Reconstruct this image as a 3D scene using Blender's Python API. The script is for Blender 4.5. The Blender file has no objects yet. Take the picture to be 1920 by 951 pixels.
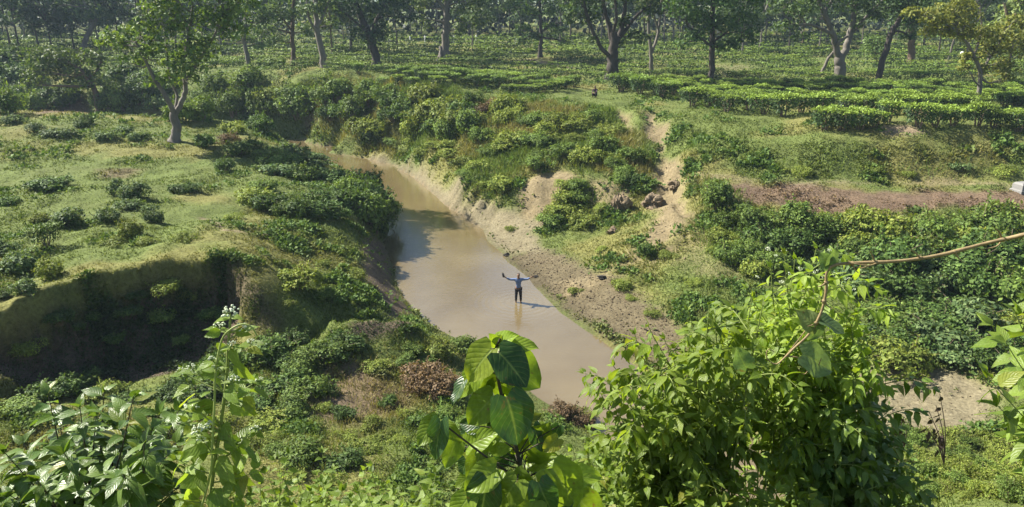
import bpy, math, random
import numpy as np
from mathutils import Vector, Matrix, Quaternion

SC = bpy.context.scene
COL = SC.collection
PI = math.pi

# ------------------------------------------------------------------ camera, light, exposure
F = 1400.0                                   # focal length in photograph pixels (1920 wide)
PITCH = math.radians(19.1)
CAM = np.array([0.0, 0.0, 15.0])             # the water level is z = 0
cd = bpy.data.cameras.new('camera')
cd.sensor_width = 36.0
cd.lens = 36.0 * F / 1920.0
cd.clip_start = 0.05
cd.clip_end = 4000
cam = bpy.data.objects.new('camera', cd)
COL.objects.link(cam)
cam.location = CAM
cam.rotation_euler = (PI / 2 - PITCH, 0, 0)
SC.camera = cam

SUN_EL = math.radians(43)
SUN_AZ = math.radians(157)                   # to the left and a little beyond
to_sun = Vector((math.cos(SUN_EL) * math.cos(SUN_AZ), math.cos(SUN_EL) * math.sin(SUN_AZ), math.sin(SUN_EL)))
W = bpy.data.worlds.new('World')
SC.world = W
W.use_nodes = True
wn = W.node_tree.nodes
sky = wn.new('ShaderNodeTexSky')
sky.sky_type = 'NISHITA'
sky.sun_disc = False
sky.sun_elevation = SUN_EL
sky.sun_rotation = math.atan2(to_sun.x, to_sun.y)
sky.dust_density = 1.0
sky.air_density = 1.0
bg = wn.get('Background') or wn.new('ShaderNodeBackground')
bg.inputs['Strength'].default_value = 0.062
W.node_tree.links.new(sky.outputs[0], bg.inputs[0])
sd = bpy.data.lights.new('sun', 'SUN')
sd.energy = 5.0
sd.angle = math.radians(0.5)
sd.color = (1.0, 0.945, 0.84)
sun = bpy.data.objects.new('sun', sd)
COL.objects.link(sun)
sun.rotation_euler = (-to_sun).to_track_quat('-Z', 'Y').to_euler()
sun.location = (-40, 20, 60)
SC.view_settings.view_transform = 'Standard'
SC.view_settings.look = 'None'
SC.view_settings.exposure = 1.55
SC.view_settings.gamma = 1.0
SC.cycles.max_bounces = 6
SC.cycles.diffuse_bounces = 3
SC.cycles.glossy_bounces = 2
SC.cycles.transmission_bounces = 3
SC.cycles.transparent_max_bounces = 4
SC.cycles.volume_bounces = 0
SC.cycles.use_denoising = True
SC.cycles.denoiser = 'OPENIMAGEDENOISE'
SC.cycles.denoising_input_passes = 'RGB_ALBEDO_NORMAL'

# ------------------------------------------------------------------ small maths
rng = np.random.default_rng(7)
random.seed(7)
FW = np.array([0, math.cos(PITCH), -math.sin(PITCH)])
UP = np.array([0, math.sin(PITCH), math.cos(PITCH)])
RT = np.array([1.0, 0, 0])

def ray(px, py):
    return FW + RT * ((px - 960.0) / F) - UP * ((py - 475.5) / F)

def at_z(px, py, z):
    d = ray(px, py)
    return CAM + d * ((z - CAM[2]) / d[2])

def at_Y(px, py, Y):
    d = ray(px, py)
    return CAM + d * (Y / d[1])

def unit(v):
    v = np.asarray(v, float)
    return v / np.maximum(np.linalg.norm(v, axis=-1, keepdims=True), 1e-9)

def _hash(ix, iy, seed):
    h = (ix.astype(np.int64) * 374761393 + iy.astype(np.int64) * 668265263 + seed * 974711) & 0xffffffff
    h = ((h ^ (h >> 13)) * 1274126177) & 0xffffffff
    h = (h ^ (h >> 16)) & 0xffffffff
    return h.astype(np.float64) / 4294967295.0

def vnoise(x, y, seed=0):
    x = np.asarray(x, float); y = np.asarray(y, float)
    ix = np.floor(x); iy = np.floor(y)
    fx = x - ix; fy = y - iy
    fx = fx * fx * fx * (fx * (fx * 6 - 15) + 10); fy = fy * fy * fy * (fy * (fy * 6 - 15) + 10)
    a = _hash(ix, iy, seed); b = _hash(ix + 1, iy, seed)
    c = _hash(ix, iy + 1, seed); d = _hash(ix + 1, iy + 1, seed)
    return (a + (b - a) * fx) + ((c + (d - c) * fx) - (a + (b - a) * fx)) * fy

def fbm(x, y, seed=0, oct=4):
    s = 0; a = 0.5; t = 0
    for o in range(oct):
        ca, sa = math.cos(o * 1.1), math.sin(o * 1.1)
        s = s + a * vnoise(x * ca - y * sa + 17 * o, x * sa + y * ca - 9 * o, seed + o * 13)
        t += a; a *= 0.5; x = x * 2.03; y = y * 2.03
    return s / t                              # 0..1

def sstep(a, b, x):
    t = np.clip((x - a) / (b - a), 0, 1)
    return t * t * (3 - 2 * t)

# ------------------------------------------------------------------ objects
def link(o, parent=None):
    COL.objects.link(o)
    if parent is not None:
        o.parent = parent
    return o

def tag(o, label=None, cat=None, group=None, kind=None):
    if label: o['label'] = label
    if cat: o['category'] = cat
    if group: o['group'] = group
    if kind: o['kind'] = kind
    return o

def empty(name, loc, label, cat, group=None, rz=0.0, s=1.0):
    o = bpy.data.objects.new(name, None)
    o.empty_display_size = 0.3
    link(o)
    o.location = loc
    o.rotation_euler = (0, 0, rz)
    o.scale = (s, s, s)
    return tag(o, label, cat, group)

def mesh_np(name, V, faces, mat, col=None, uv=None, smooth=False):
    """V (n,3); faces (m,k) array or list of such arrays; col (n,3) albedo per vertex."""
    me = bpy.data.meshes.new(name)
    V = np.asarray(V, np.float32)
    fl = faces if isinstance(faces, list) else [faces]
    fl = [np.asarray(f, np.int32) for f in fl if len(f)]
    me.vertices.add(len(V)); me.vertices.foreach_set('co', V.ravel())
    nl = sum(f.size for f in fl); nf = sum(len(f) for f in fl)
    me.loops.add(nl); me.polygons.add(nf)
    li = np.concatenate([f.ravel() for f in fl])
    tot = np.concatenate([np.full(len(f), f.shape[1], np.int32) for f in fl])
    st = np.concatenate([[0], np.cumsum(tot)[:-1]]).astype(np.int32)
    me.loops.foreach_set('vertex_index', li)
    me.polygons.foreach_set('loop_start', st)
    try: me.polygons.foreach_set('loop_total', tot)
    except Exception: pass
    if smooth: me.polygons.foreach_set('use_smooth', np.ones(nf, bool))
    if col is not None:
        a = me.attributes.new('col', 'FLOAT_COLOR', 'POINT')
        c4 = np.ones((len(V), 4), np.float32); c4[:, :3] = col
        a.data.foreach_set('color', c4.ravel())
    if uv is not None:
        l = me.uv_layers.new(name='UVMap')
        l.data.foreach_set('uv', np.asarray(uv, np.float32)[li].ravel())
    me.update(calc_edges=True)
    me.validate()
    if mat is not None: me.materials.append(mat)
    return me

def obj(name, me, parent=None, loc=None, **kw):
    o = bpy.data.objects.new(name, me)
    link(o, parent)
    if loc is not None: o.location = loc
    if kw: tag(o, **kw)
    return o

def copy_tree(root, loc, rz=0.0, s=1.0, label=None, group=None, cat=None, sz=None):
    r = root.copy(); COL.objects.link(r)
    r.location = loc; r.rotation_euler = (0, 0, rz); r.scale = (s, s, s if sz is None else sz)
    tag(r, label, cat, group)
    for ch in root.children:
        c = ch.copy(); COL.objects.link(c); c.parent = r
        for g in ch.children:
            d = g.copy(); COL.objects.link(d); d.parent = c
    return r

# ------------------------------------------------------------------ mesh pieces (numpy)
def leaves_geo(P, D, N, L, Wd, fold=0.18, droop=0.0):
    """folded rhombic leaves: 4 vertices and one bent quad each"""
    P = np.asarray(P, float); D = unit(D); n = len(P)
    L = np.broadcast_to(np.asarray(L, float), (n,))[:, None]; Wd = np.broadcast_to(np.asarray(Wd, float), (n,))[:, None]
    S = unit(np.cross(D, N)); N2 = unit(np.cross(S, D))
    mid = P + D * L * 0.45
    V = np.empty((n, 4, 3))
    V[:, 0] = P
    V[:, 1] = mid + S * Wd * 0.5 + N2 * Wd * fold
    V[:, 2] = P + D * L - N2 * L * droop
    V[:, 3] = mid - S * Wd * 0.5 + N2 * Wd * fold
    return V.reshape(-1, 3), np.arange(n * 4).reshape(-1, 4)

def tubes(paths, sides=7):
    """paths: list of (pts (k,3), radii (k)) -> V, quads (open ended, tip closed by taper)"""
    Vs, Fs, off = [], [], 0
    for pts, rad in paths:
        pts = np.asarray(pts, float); k = len(pts)
        rad = np.broadcast_to(np.asarray(rad, float), (k,))
        T = np.gradient(pts, axis=0); T = unit(T)
        ref = np.array([0, 0, 1.0]) if abs(T[0][2]) < 0.9 else np.array([1.0, 0, 0])
        U = unit(np.cross(T, ref)); 
        for i in range(1, k):                 # parallel transport
            u = U[i - 1] - T[i] * np.dot(U[i - 1], T[i]); U[i] = unit(u)
        B = np.cross(T, U)
        a = np.linspace(0, 2 * PI, sides, endpoint=False)
        ring = pts[:, None] + rad[:, None, None] * (U[:, None] * np.cos(a)[None, :, None] + B[:, None] * np.sin(a)[None, :, None])
        Vs.append(ring.reshape(-1, 3))
        i, j = np.meshgrid(np.arange(k - 1), np.arange(sides), indexing='ij')
        j2 = (j + 1) % sides
        q = np.stack([i * sides + j, i * sides + j2, (i + 1) * sides + j2, (i + 1) * sides + j], -1).reshape(-1, 4) + off
        Fs.append(q); off += k * sides
    return np.concatenate(Vs), np.concatenate(Fs)

def spline(pts, n=12):
    """Catmull-Rom through pts"""
    p = np.asarray(pts, float)
    if len(p) < 3:
        t = np.linspace(0, 1, n)[:, None]; return p[0] * (1 - t) + p[-1] * t
    q = np.vstack([2 * p[0] - p[1], p, 2 * p[-1] - p[-2]])
    out = []
    m = len(p) - 1
    for t in np.linspace(0, m - 1e-6, n):
        i = int(t); f = t - i
        a, b, c, d = q[i], q[i + 1], q[i + 2], q[i + 3]
        out.append(0.5 * ((2 * b) + (c - a) * f + (2 * a - 5 * b + 4 * c - d) * f * f + (3 * b - a - 3 * c + d) * f ** 3))
    return np.array(out)

# ------------------------------------------------------------------ materials
def nodes(m):
    m.use_nodes = True
    nt = m.node_tree; nt.nodes.clear()
    out = nt.nodes.new('ShaderNodeOutputMaterial')
    return nt, nt.nodes, nt.links, out

def leaf_mat(name, trans=0.4, rough=0.5, spec=0.35, hue=0.25, tmul=(1.5, 1.45, 0.55), veins=False):
    m = bpy.data.materials.new(name)
    nt, N, L, out = nodes(m)
    at = N.new('ShaderNodeAttribute'); at.attribute_name = 'col'
    oi = N.new('ShaderNodeObjectInfo')
    mr = N.new('ShaderNodeMapRange'); mr.inputs[3].default_value = 1 - hue; mr.inputs[4].default_value = 1 + hue
    L.new(oi.outputs['Random'], mr.inputs[0])
    vm = N.new('ShaderNodeVectorMath'); vm.operation = 'SCALE'
    L.new(at.outputs['Color'], vm.inputs[0]); L.new(mr.outputs[0], vm.inputs['Scale'])
    yl = N.new('ShaderNodeMapRange'); yl.inputs[1].default_value = .90; yl.inputs[2].default_value = .99; yl.inputs[4].default_value = .6 if veins else 0
    L.new(oi.outputs['Random'], yl.inputs[0])
    ym = N.new('ShaderNodeMixRGB'); ym.inputs[2].default_value = (.24, .20, .035, 1); L.new(yl.outputs[0], ym.inputs[0]); L.new(vm.outputs[0], ym.inputs[1])
    colout = ym.outputs[0]
    pb = N.new('ShaderNodeBsdfPrincipled')
    pb.inputs['Roughness'].default_value = rough
    pb.inputs['Specular IOR Level'].default_value = spec
    if veins:
        tc = N.new('ShaderNodeUVMap')
        sx = N.new('ShaderNodeSeparateXYZ'); L.new(tc.outputs[0], sx.inputs[0])
        def math_(op, a, b=None):
            n = N.new('ShaderNodeMath'); n.operation = op
            for i, v in enumerate((a, b)):
                if v is None: continue
                if isinstance(v, (int, float)): n.inputs[i].default_value = v
                else: L.new(v, n.inputs[i])
            return n.outputs[0]
        u = math_('ABSOLUTE', math_('SUBTRACT', sx.outputs[0], 0.5))
        w = math_('SUBTRACT', sx.outputs[1], math_('MULTIPLY', u, 0.75))
        s = math_('ABSOLUTE', math_('SINE', math_('MULTIPLY', w, 22.0)))
        ridge = math_('POWER', s, 0.5)                     # narrow grooves at the side veins
        midr = math_('MINIMUM', math_('MULTIPLY', u, 22.0), 1.0)
        hgt = math_('MULTIPLY', ridge, midr)
        bp = N.new('ShaderNodeBump'); bp.inputs['Strength'].default_value = 0.40; bp.inputs['Distance'].default_value = 0.003
        L.new(hgt, bp.inputs['Height']); L.new(bp.outputs[0], pb.inputs['Normal'])
        mx = N.new('ShaderNodeMixRGB'); mx.blend_type = 'MIX'
        side_v = math_('MULTIPLY', math_('SUBTRACT', 1.0, math_('MINIMUM', math_('MULTIPLY', s, 4.5), 1.0)), 0.26)
        inv = math_('MAXIMUM', math_('MULTIPLY', math_('SUBTRACT', 1.0, midr), 0.55), side_v)
        L.new(inv, mx.inputs[0]); L.new(colout, mx.inputs[1]); mx.inputs[2].default_value = (0.25, 0.32, 0.10, 1)
        nz = N.new('ShaderNodeTexNoise'); nz.inputs['Scale'].default_value = 9.0; nz.inputs['Detail'].default_value = 3
        L.new(tc.outputs[0], nz.inputs['Vector'])
        m2 = N.new('ShaderNodeMixRGB'); m2.blend_type = 'MULTIPLY'; m2.inputs[0].default_value = 0.5
        cr = N.new('ShaderNodeValToRGB'); cr.color_ramp.elements[0].position = 0.35; cr.color_ramp.elements[1].position = 0.62
        cr.color_ramp.elements[0].color = (0.62, 0.62, 0.5, 1); cr.color_ramp.elements[1].color = (1.1, 1.1, 1.0, 1)
        L.new(nz.outputs[0], cr.inputs[0]); L.new(mx.outputs[0], m2.inputs[1]); L.new(cr.outputs[0], m2.inputs[2])
        n3 = N.new('ShaderNodeTexNoise'); n3.inputs['Scale'].default_value = 5.0; n3.inputs['Detail'].default_value = 4; n3.noise_dimensions = '4D'
        L.new(tc.outputs[0], n3.inputs['Vector']); L.new(math_('MULTIPLY', oi.outputs['Random'], 40.0), n3.inputs['W'])
        c3 = N.new('ShaderNodeValToRGB'); c3.color_ramp.elements[0].position = .63; c3.color_ramp.elements[1].position = .70
        L.new(n3.outputs[0], c3.inputs[0])
        m3 = N.new('ShaderNodeMixRGB'); m3.inputs[2].default_value = (.13, .085, .03, 1)
        L.new(math_('MULTIPLY', c3.outputs[0], .8), m3.inputs[0]); L.new(m2.outputs[0], m3.inputs[1])
        colout = m3.outputs[0]
    L.new(colout, pb.inputs['Base Color'])
    tr = N.new('ShaderNodeBsdfTranslucent')
    tm = N.new('ShaderNodeVectorMath'); tm.operation = 'MULTIPLY'; tm.inputs[1].default_value = tmul
    L.new(colout, tm.inputs[0]); L.new(tm.outputs[0], tr.inputs['Color'])
    ms = N.new('ShaderNodeMixShader'); ms.inputs[0].default_value = trans
    L.new(pb.outputs[0], ms.inputs[1]); L.new(tr.outputs[0], ms.inputs[2])
    L.new(ms.outputs[0], out.inputs['Surface'])
    return m

def solid_mat(name, col, rough=0.8, spec=0.3, noise=0.3, scale=6.0, bump=0.3, dist=0.02, attr=False, stretch=None):
    m = bpy.data.materials.new(name)
    nt, N, L, out = nodes(m)
    pb = N.new('ShaderNodeBsdfPrincipled')
    pb.inputs['Roughness'].default_value = rough
    pb.inputs['Specular IOR Level'].default_value = spec
    tc = N.new('ShaderNodeTexCoord')
    vec = tc.outputs['Object']
    if stretch:
        mp = N.new('ShaderNodeMapping'); mp.inputs['Scale'].default_value = stretch
        L.new(vec, mp.inputs[0]); vec = mp.outputs[0]
    nz = N.new('ShaderNodeTexNoise'); nz.inputs['Scale'].default_value = scale; nz.inputs['Detail'].default_value = 6
    nz.inputs['Roughness'].default_value = 0.65
    L.new(vec, nz.inputs['Vector'])
    mr = N.new('ShaderNodeMapRange'); mr.inputs[1].default_value = 0.25; mr.inputs[2].default_value = 0.75
    mr.inputs[3].default_value = 1 - noise; mr.inputs[4].default_value = 1 + noise
    L.new(nz.outputs[0], mr.inputs[0])
    vm = N.new('ShaderNodeVectorMath'); vm.operation = 'SCALE'
    if attr:
        at = N.new('ShaderNodeAttribute'); at.attribute_name = 'col'; L.new(at.outputs['Color'], vm.inputs[0])
    else:
        vm.inputs[0].default_value = col
    L.new(mr.outputs[0], vm.inputs['Scale'])
    L.new(vm.outputs[0], pb.inputs['Base Color'])
    if bump:
        bp = N.new('ShaderNodeBump'); bp.inputs['Strength'].default_value = bump; bp.inputs['Distance'].default_value = dist
        L.new(nz.outputs[0], bp.inputs['Height']); L.new(bp.outputs[0], pb.inputs['Normal'])
    L.new(pb.outputs[0], out.inputs['Surface'])
    return m

M_LEAF = leaf_mat('foliage', trans=0.24, rough=0.6, spec=0.16)
M_TEA = leaf_mat('tea_foliage', trans=0.16, rough=0.55, spec=0.2)
M_FAR = leaf_mat('tree_foliage', trans=0.26, rough=0.6, spec=0.2)
M_COVER = leaf_mat('ground_cover', trans=0.22, rough=0.65, spec=0.15, hue=0.0)
M_FRONT = leaf_mat('near_leaf', trans=0.46, rough=0.42, spec=0.32, hue=0.22, veins=True)
M_GLOSSY = leaf_mat('glossy_leaf', trans=0.35, rough=0.36, spec=0.4, hue=0.22, veins=True)
M_STEM = solid_mat('green_stem', (0.16, 0.20, 0.05), rough=0.6, noise=0.25, scale=30, bump=0.1)
M_DSTEM = solid_mat('dark_stem', (0.05, 0.042, 0.028), rough=0.7, noise=0.3, scale=30, bump=0.2)
M_VINE = solid_mat('vine_bark', (0.21, 0.155, 0.075), rough=0.7, noise=0.5, scale=22, bump=0.6, dist=0.006)
M_TWIG = solid_mat('twig', (0.16, 0.12, 0.08), rough=0.9, noise=0.3, scale=8, bump=0)
M_BARK_PALE = solid_mat('pale_bark', (0.135, 0.12, 0.10), rough=0.9, noise=0.45, scale=2.2, bump=0.8, dist=0.05, stretch=(1, 1, 0.35))
M_BARK_DARK = solid_mat('dark_bark', (0.055, 0.046, 0.038), rough=0.9, noise=0.4, scale=2.5, bump=0.8, dist=0.05, stretch=(1, 1, 0.35))
M_BARK_BROWN = solid_mat('brown_bark', (0.11, 0.078, 0.053), rough=0.9, noise=0.4, scale=2.5, bump=0.8, dist=0.05, stretch=(1, 1, 0.35))

# ------------------------------------------------------------------ terrain: heights from surveyed lines
L_EDGE = [(598,291),(640,316),(690,336),(722,350),(729,366),(733,398),(722,430),(716,455),(730,490),(742,540),(770,580),(815,614),(865,642),(920,682),(990,730),(1060,774),(1110,798),(1150,830),(1190,880),(1230,950)]
R_EDGE = [(640,290),(690,298),(740,311),(770,327),(800,352),(832,382),(868,404),(905,430),(915,452),(945,478),(965,500),(992,522),(1012,546),(1050,586),(1095,618),(1145,652),(1205,698),(1310,765),(1420,850),(1500,950)]
CP = []
def line_px(pts, step=1.2):
    """pts: (px, py, z); a line on the ground, resampled every ~step metres"""
    P = [at_z(*p) for p in pts]
    for a, b in zip(P[:-1], P[1:]):
        n = max(1, int(np.linalg.norm(b[:2] - a[:2]) / step))
        for i in range(n):
            CP.append(a + (b - a) * i / n)
    CP.append(P[-1])
def line_w(pts, step=2.5):
    P = [np.array(p, float) for p in pts]
    for a, b in zip(P[:-1], P[1:]):
        n = max(1, int(np.linalg.norm(b[:2] - a[:2]) / step))
        for i in range(n): CP.append(a + (b - a) * i / n)
    CP.append(P[-1])

le = np.array([at_z(x, y, 0) for x, y in L_EDGE]); re_ = np.array([at_z(x, y, 0) for x, y in R_EDGE])
line_px([(x, y, 0.0) for x, y in L_EDGE]); line_px([(x, y, 0.0) for x, y in R_EDGE])
# river bed
for s in np.linspace(0.03, 1, 34):
    def along(P, s):
        d = np.r_[0, np.cumsum(np.linalg.norm(np.diff(P, axis=0), axis=1))]
        return np.array([np.interp(s * d[-1], d, P[:, k]) for k in range(3)])
    a, b = along(le, s), along(re_, s)
    c = (a + b) / 2; c[2] = -0.6; CP.append(c)
    q = a * 0.8 + b * 0.2; q[2] = -0.35; CP.append(q)
    q = a * 0.2 + b * 0.8; q[2] = -0.25; CP.append(q)
# the reach behind the terrace
line_w([(-15,76.5,-.6),(-24,79,-.6),(-36,79,-.6),(-60,79,-.6),(-110,82,-.6)], 3)
line_w([(-22,81.5,.1),(-36,82.5,.1),(-60,82.5,.1),(-110,86,.1)], 3)
line_w([(-21,74.5,.1),(-36,75,.1),(-60,75,.1),(-110,77,.1)], 3)
line_w([(-24,71,3.4),(-38,70.5,3.9),(-60,70,4),(-110,72,4)], 3)
line_px([(-200,126,6.2),(0,128,6.1),(200,132,6),(400,140,6),(520,146,6),(600,156,6),(680,163,6),(760,172,6)], 3)
line_px([(560,238,1.2),(640,232,2.4),(700,225,3.3),(750,235,3.2)], 2)
line_px([(640,268,.9),(700,272,1.0),(760,285,1.2)], 2)
# left bank and terrace
line_px([(625,318,1.3),(672,348,.9),(700,362,1.0),(704,400,1.2),(690,440,1.4),(694,480,1.6),(710,540,1.5),(730,590,1.3),(780,622,.9)])
line_px([(590,318,2.4),(640,350,2.6),(660,400,2.7),(640,450,2.6)], 2)
line_px([(560,284,3.1),(490,264,3.6),(400,250,3.9)], 2)
line_px([(0,400,4.4),(120,390,4.4),(250,400,4.4),(400,400,4.0),(520,410,3.5)], 3)
line_px([(0,320,4.2),(150,315,4.3),(300,320,4.1),(450,320,3.8),(540,330,3.3)], 3)
line_px([(0,500,4.4),(100,490,4.5),(250,470,4.5),(420,460,4.2),(520,470,3.6)], 3)
line_px([(-300,420,4.6),(-300,560,4.7),(-200,640,4.5)], 3)
# cut bank (the shaded pit): brink, face, foot
line_px([(-60,632,4.2),(0,598,4.15),(60,570,4.4),(150,535,4.5),(250,512,4.5),(330,500,4.5),(425,497,4.4),(452,520,4.0),(478,555,3.5),(520,600,2.6)], .5)
for dy, dz in ((.5, .06), (1.3, .1), (2.6, .05), (4.5, 0)):
    P = [at_z(*p) + np.array([-.25 * dy, dy, dz]) for p in [(-60,632,4.2),(0,598,4.15),(60,570,4.4),(150,535,4.5),(250,512,4.5),(330,500,4.5),(415,497,4.4)]]
    line_w(P, .8)
for dy, dz in ((-.6, .0), (-1.6, .1)):
    line_w([at_z(*p) + np.array([0, dy, dz]) for p in [(0,712,2.0),(60,716,1.75),(120,718,1.6),(200,720,1.5),(300,706,1.5),(380,680,1.6),(440,642,1.8)]], .8)
line_px([(-60,690,3.3),(0,650,3.2),(60,630,3.25),(150,600,3.15),(250,580,3.05),(330,567,3.05),(410,555,3.15),(436,572,2.9)], .6)
line_px([(0,712,2.0),(60,716,1.7),(120,718,1.6),(200,720,1.5),(300,706,1.5),(380,680,1.6),(440,642,1.8)], .7)
line_px([(60,692,2.0),(150,660,1.95),(250,640,1.95),(350,615,2.05),(420,604,2.25)], .8)
line_px([(560,500,3.0),(600,540,2.5),(640,570,2.1),(660,590,1.9)], 1)
line_px([(560,600,2.4),(620,604,2.2),(700,602,2.0),(770,602,1.7)], .6)           # brink of the little cut
line_px([(560,640,1.7),(650,640,1.1),(720,636,.95),(770,628,.8)], .6)
for p in [(560,700,1.6),(480,700,1.7),(640,700,1.4),(700,760,1.3),(760,690,1.0),(850,720,.8),(900,760,.9),(980,790,.9),(1050,820,.9),(1100,850,.9),
          (600,800,1.8),(680,850,1.8),(780,850,1.6),(300,760,1.9),(100,770,2.3),(200,820,2.4),(-100,720,3.4),(860,668,.4),(560,880,2.2),(400,860,2.4),(880,900,1.9),(1000,930,1.8)]:
    CP.append(at_z(*p))
# right bank: beach, ledge, clay cliff, mound
line_px([(700,287,.6),(780,314,.7),(840,352,.7),(872,380,.7),(930,398,.8),(1000,414,.9),(1050,420,1.0),(1110,420,1.2),(1160,408,1.5),(1215,392,2.0)])
line_px([(770,288,1.6),(850,302,2.2),(866,345,1.9),(900,372,1.5),(960,374,1.7)])
line_px([(880,290,3.0),(960,322,2.8),(1000,338,2.8),(1050,322,3.2),(1130,326,3.3),(1150,340,3.1),(1195,338,3.3)])
line_px([(800,250,3.2),(850,240,4.0),(900,250,4.2),(960,262,4.2),(1050,268,4.4),(1130,278,4.5),(1190,290,4.2)], 2)
line_px([(760,175,6),(830,182,6),(900,180,6),(960,186,6.1),(1060,196,6.1),(1150,208,6),(1200,216,6.0),(1260,222,6),(1330,228,6),(1450,236,6),(1560,262,6),(1700,262,6),(1950,262,6),(2300,262,6)], 2)
line_px([(1160,212,5.6),(1178,250,4.9)], 1)
line_px([(1218,225,5.6),(1240,280,4.3),(1246,330,3.3),(1262,380,2.6),(1220,440,1.9),(1180,490,1.1)], 1)
line_px([(1285,280,4.9),(1300,330,4.0),(1310,390,2.9),(1320,440,2.2)], 1)
line_px([(1270,302,4.6),(1400,326,4.2),(1600,334,4.1),(1800,334,4.1),(2100,334,4.1)], 2)
line_px([(1320,345,3.9),(1450,344,3.9),(1600,346,3.95),(1800,350,3.95),(2100,352,4)], 2)
line_px([(1350,372,3.5),(1500,388,3.4),(1700,398,3.4),(1900,398,3.4),(2200,398,3.4)], 2)
line_w([(13.5,36.5,1.7),(18,35.5,1.7),(24,35,1.8),(32,34.5,2.0)], 2)
line_w([(11.5,30.5,1.0),(15,30,.9),(22,29,1.0),(28,29,1.2)], 2)
for p in [(1080,470,.7),(1150,520,.75),(1220,560,.8),(1300,560,1.1),(1350,500,1.6),(1400,600,.8),(1250,620,.45),(1120,580,.3),(1040,530,.25),(985,480,.3),(945,440,.3),(1300,680,.35),
          (1600,690,.7),(1700,720,.7),(1800,730,.8),(1620,760,.6),(1700,780,.6),(1500,760,.3),(1950,740,1.2),(1180,600,.4)]:
    CP.append(at_z(*p))
# the hillside below the camera
for x in np.arange(-30, 31, 3.0):
    kl = sstep(-4, -14, x)
    CP.append((x, -30, 14.5)); CP.append((x, -12, 13.8)); CP.append((x, -3, 13.5)); CP.append((x, 0, 13.4)); CP.append((x, 1.5, 12.9)); CP.append((x, 3, 11.9))
    for y, z, dz in ((5, 9.2, 1.3), (6.5, 7.7, 2.0), (8, 6.4, 2.5), (9.5, 5.4, 2.6), (11, 4.6, 2.4), (13, 3.6, 1.9), (16, 2.5, .9)):
        k = sstep(.33, .5, x / (y + .5)); CP.append((x, y, z + dz * k + (.6 * kl if y > 12 else 0)))
    k = sstep(.33, .5, x / 20)
    if k > .2: CP.append((x, 19, 1.5)); CP.append((x, 22.5, .8))
# the plain right behind the bluff, so that it does not hump
for x in range(-60, 61, 5):
    for y in (82, 87, 92, 98, 105, 113, 122):
        top = 97 if x < -18 else 84 if x < -4 else 80
        if y >= top: CP.append((x, y, 6.0 + .12 * math.sin(x * 1.3 + y)))
for x in range(10, 61, 5):
    for y in (62, 68, 74): CP.append((x, y, 6.0 + .1 * math.sin(x + y)))
# far plain, level out to the horizon
for x in (-160, -100, -60, -30, 0, 30, 60, 100, 160):
    for y in (95, 115, 150, 210, 320, 450):
        if y == 95 and x < -20: y = 100
        CP.append((x, y, 6.0 + (0.5 if y > 200 else 0)))
for y in (20, 40, 60): CP.append((-70, y, 4.8)); CP.append((75, y, 4 if y < 50 else 6)); CP.append((-110, y, 5)); CP.append((120, y, 5.5))
CP = np.array(CP)
RIV = np.vstack([le[:, :2], re_[::-1, :2]])
def in_poly(P, x, y):
    ins = np.zeros(len(x), bool); n = len(P)
    for i in range(n):
        a, b = P[i], P[(i + 1) % n]
        c = (a[1] > y) != (b[1] > y)
        ins ^= c & (x < (b[0] - a[0]) * (y - a[1]) / (b[1] - a[1] + 1e-12) + a[0])
    return ins
CP = CP[~(in_poly(RIV, CP[:, 0], CP[:, 1]) & (CP[:, 2] > 0.02))]
# drop near-duplicates so the system stays solvable
key = {}
for p in CP: key[(round(p[0] / .09), round(p[1] / .09))] = p
CP = np.array(list(key.values()))

def rbf_fit(P):
    n = len(P); X = P[:, :2]
    K = -np.linalg.norm(X[:, None] - X[None], axis=2) - np.eye(n) * 0.02
    A = np.zeros((n + 3, n + 3)); A[:n, :n] = K
    A[:n, n] = 1; A[:n, n + 1:] = X; A[n:, :n] = A[:n, n:].T
    b = np.zeros(n + 3); b[:n] = P[:, 2]
    return np.linalg.solve(A, b)
WT = rbf_fit(CP)
def rbf_eval(x, y):
    out = np.empty(len(x))
    for s in range(0, len(x), 4000):
        d = np.sqrt((x[s:s+4000, None] - CP[None, :, 0]) ** 2 + (y[s:s+4000, None] - CP[None, :, 1]) ** 2)
        out[s:s+4000] = -(d @ WT[:-3]) + WT[-3] + WT[-2] * x[s:s+4000] + WT[-1] * y[s:s+4000]
    return out

def geomspace_rows(a, b, s0, s1):
    r = [a]
    while r[-1] < b:
        t = (r[-1] - a) / (b - a); r.append(r[-1] + s0 + (s1 - s0) * t)
    return r[:-1]
GY = np.array([-30, -20, -10, -5, -2] + geomspace_rows(0, 16, .5, .3) + geomspace_rows(16, 60, .15, .26) + geomspace_rows(60, 100, .27, .55) + geomspace_rows(100, 300, .7, 6) + [310, 360, 430, 600, 900, 1500, 2500])
NU = 430
GU = np.linspace(-1, 1, NU)
def half(Y): return 16.0 + 0.78 * np.maximum(Y, 0)
gx = half(GY)[:, None] * GU[None]; gy = np.repeat(GY[:, None], NU, 1)
fx, fy = gx.ravel(), gy.ravel()
near = (fy < 440)
gz = np.full(len(fx), 6.5)
gz[near] = rbf_eval(fx[near], fy[near])
k = sstep(240, 430, fy); gz = gz * (1 - k) + 6.5 * k
gz0 = gz.copy()
# natural unevenness: none at the water's edge, more on banks
amp = sstep(0.05, 1.2, np.abs(gz)) 
gz += amp * (0.55 * (fbm(fx / 4.5, fy / 4.5, 3) - .5) + 0.32 * (fbm(fx / 1.1, fy / 1.1, 5, 3) - .5) * (fy < 90))
gz -= 0.12 * sstep(0.02, 0.4, gz0) * (1 - sstep(.4, 1.2, gz0)) * (fbm(fx / .8, fy / .8, 11, 3) - .5)
GZ = gz.reshape(gx.shape)

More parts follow.
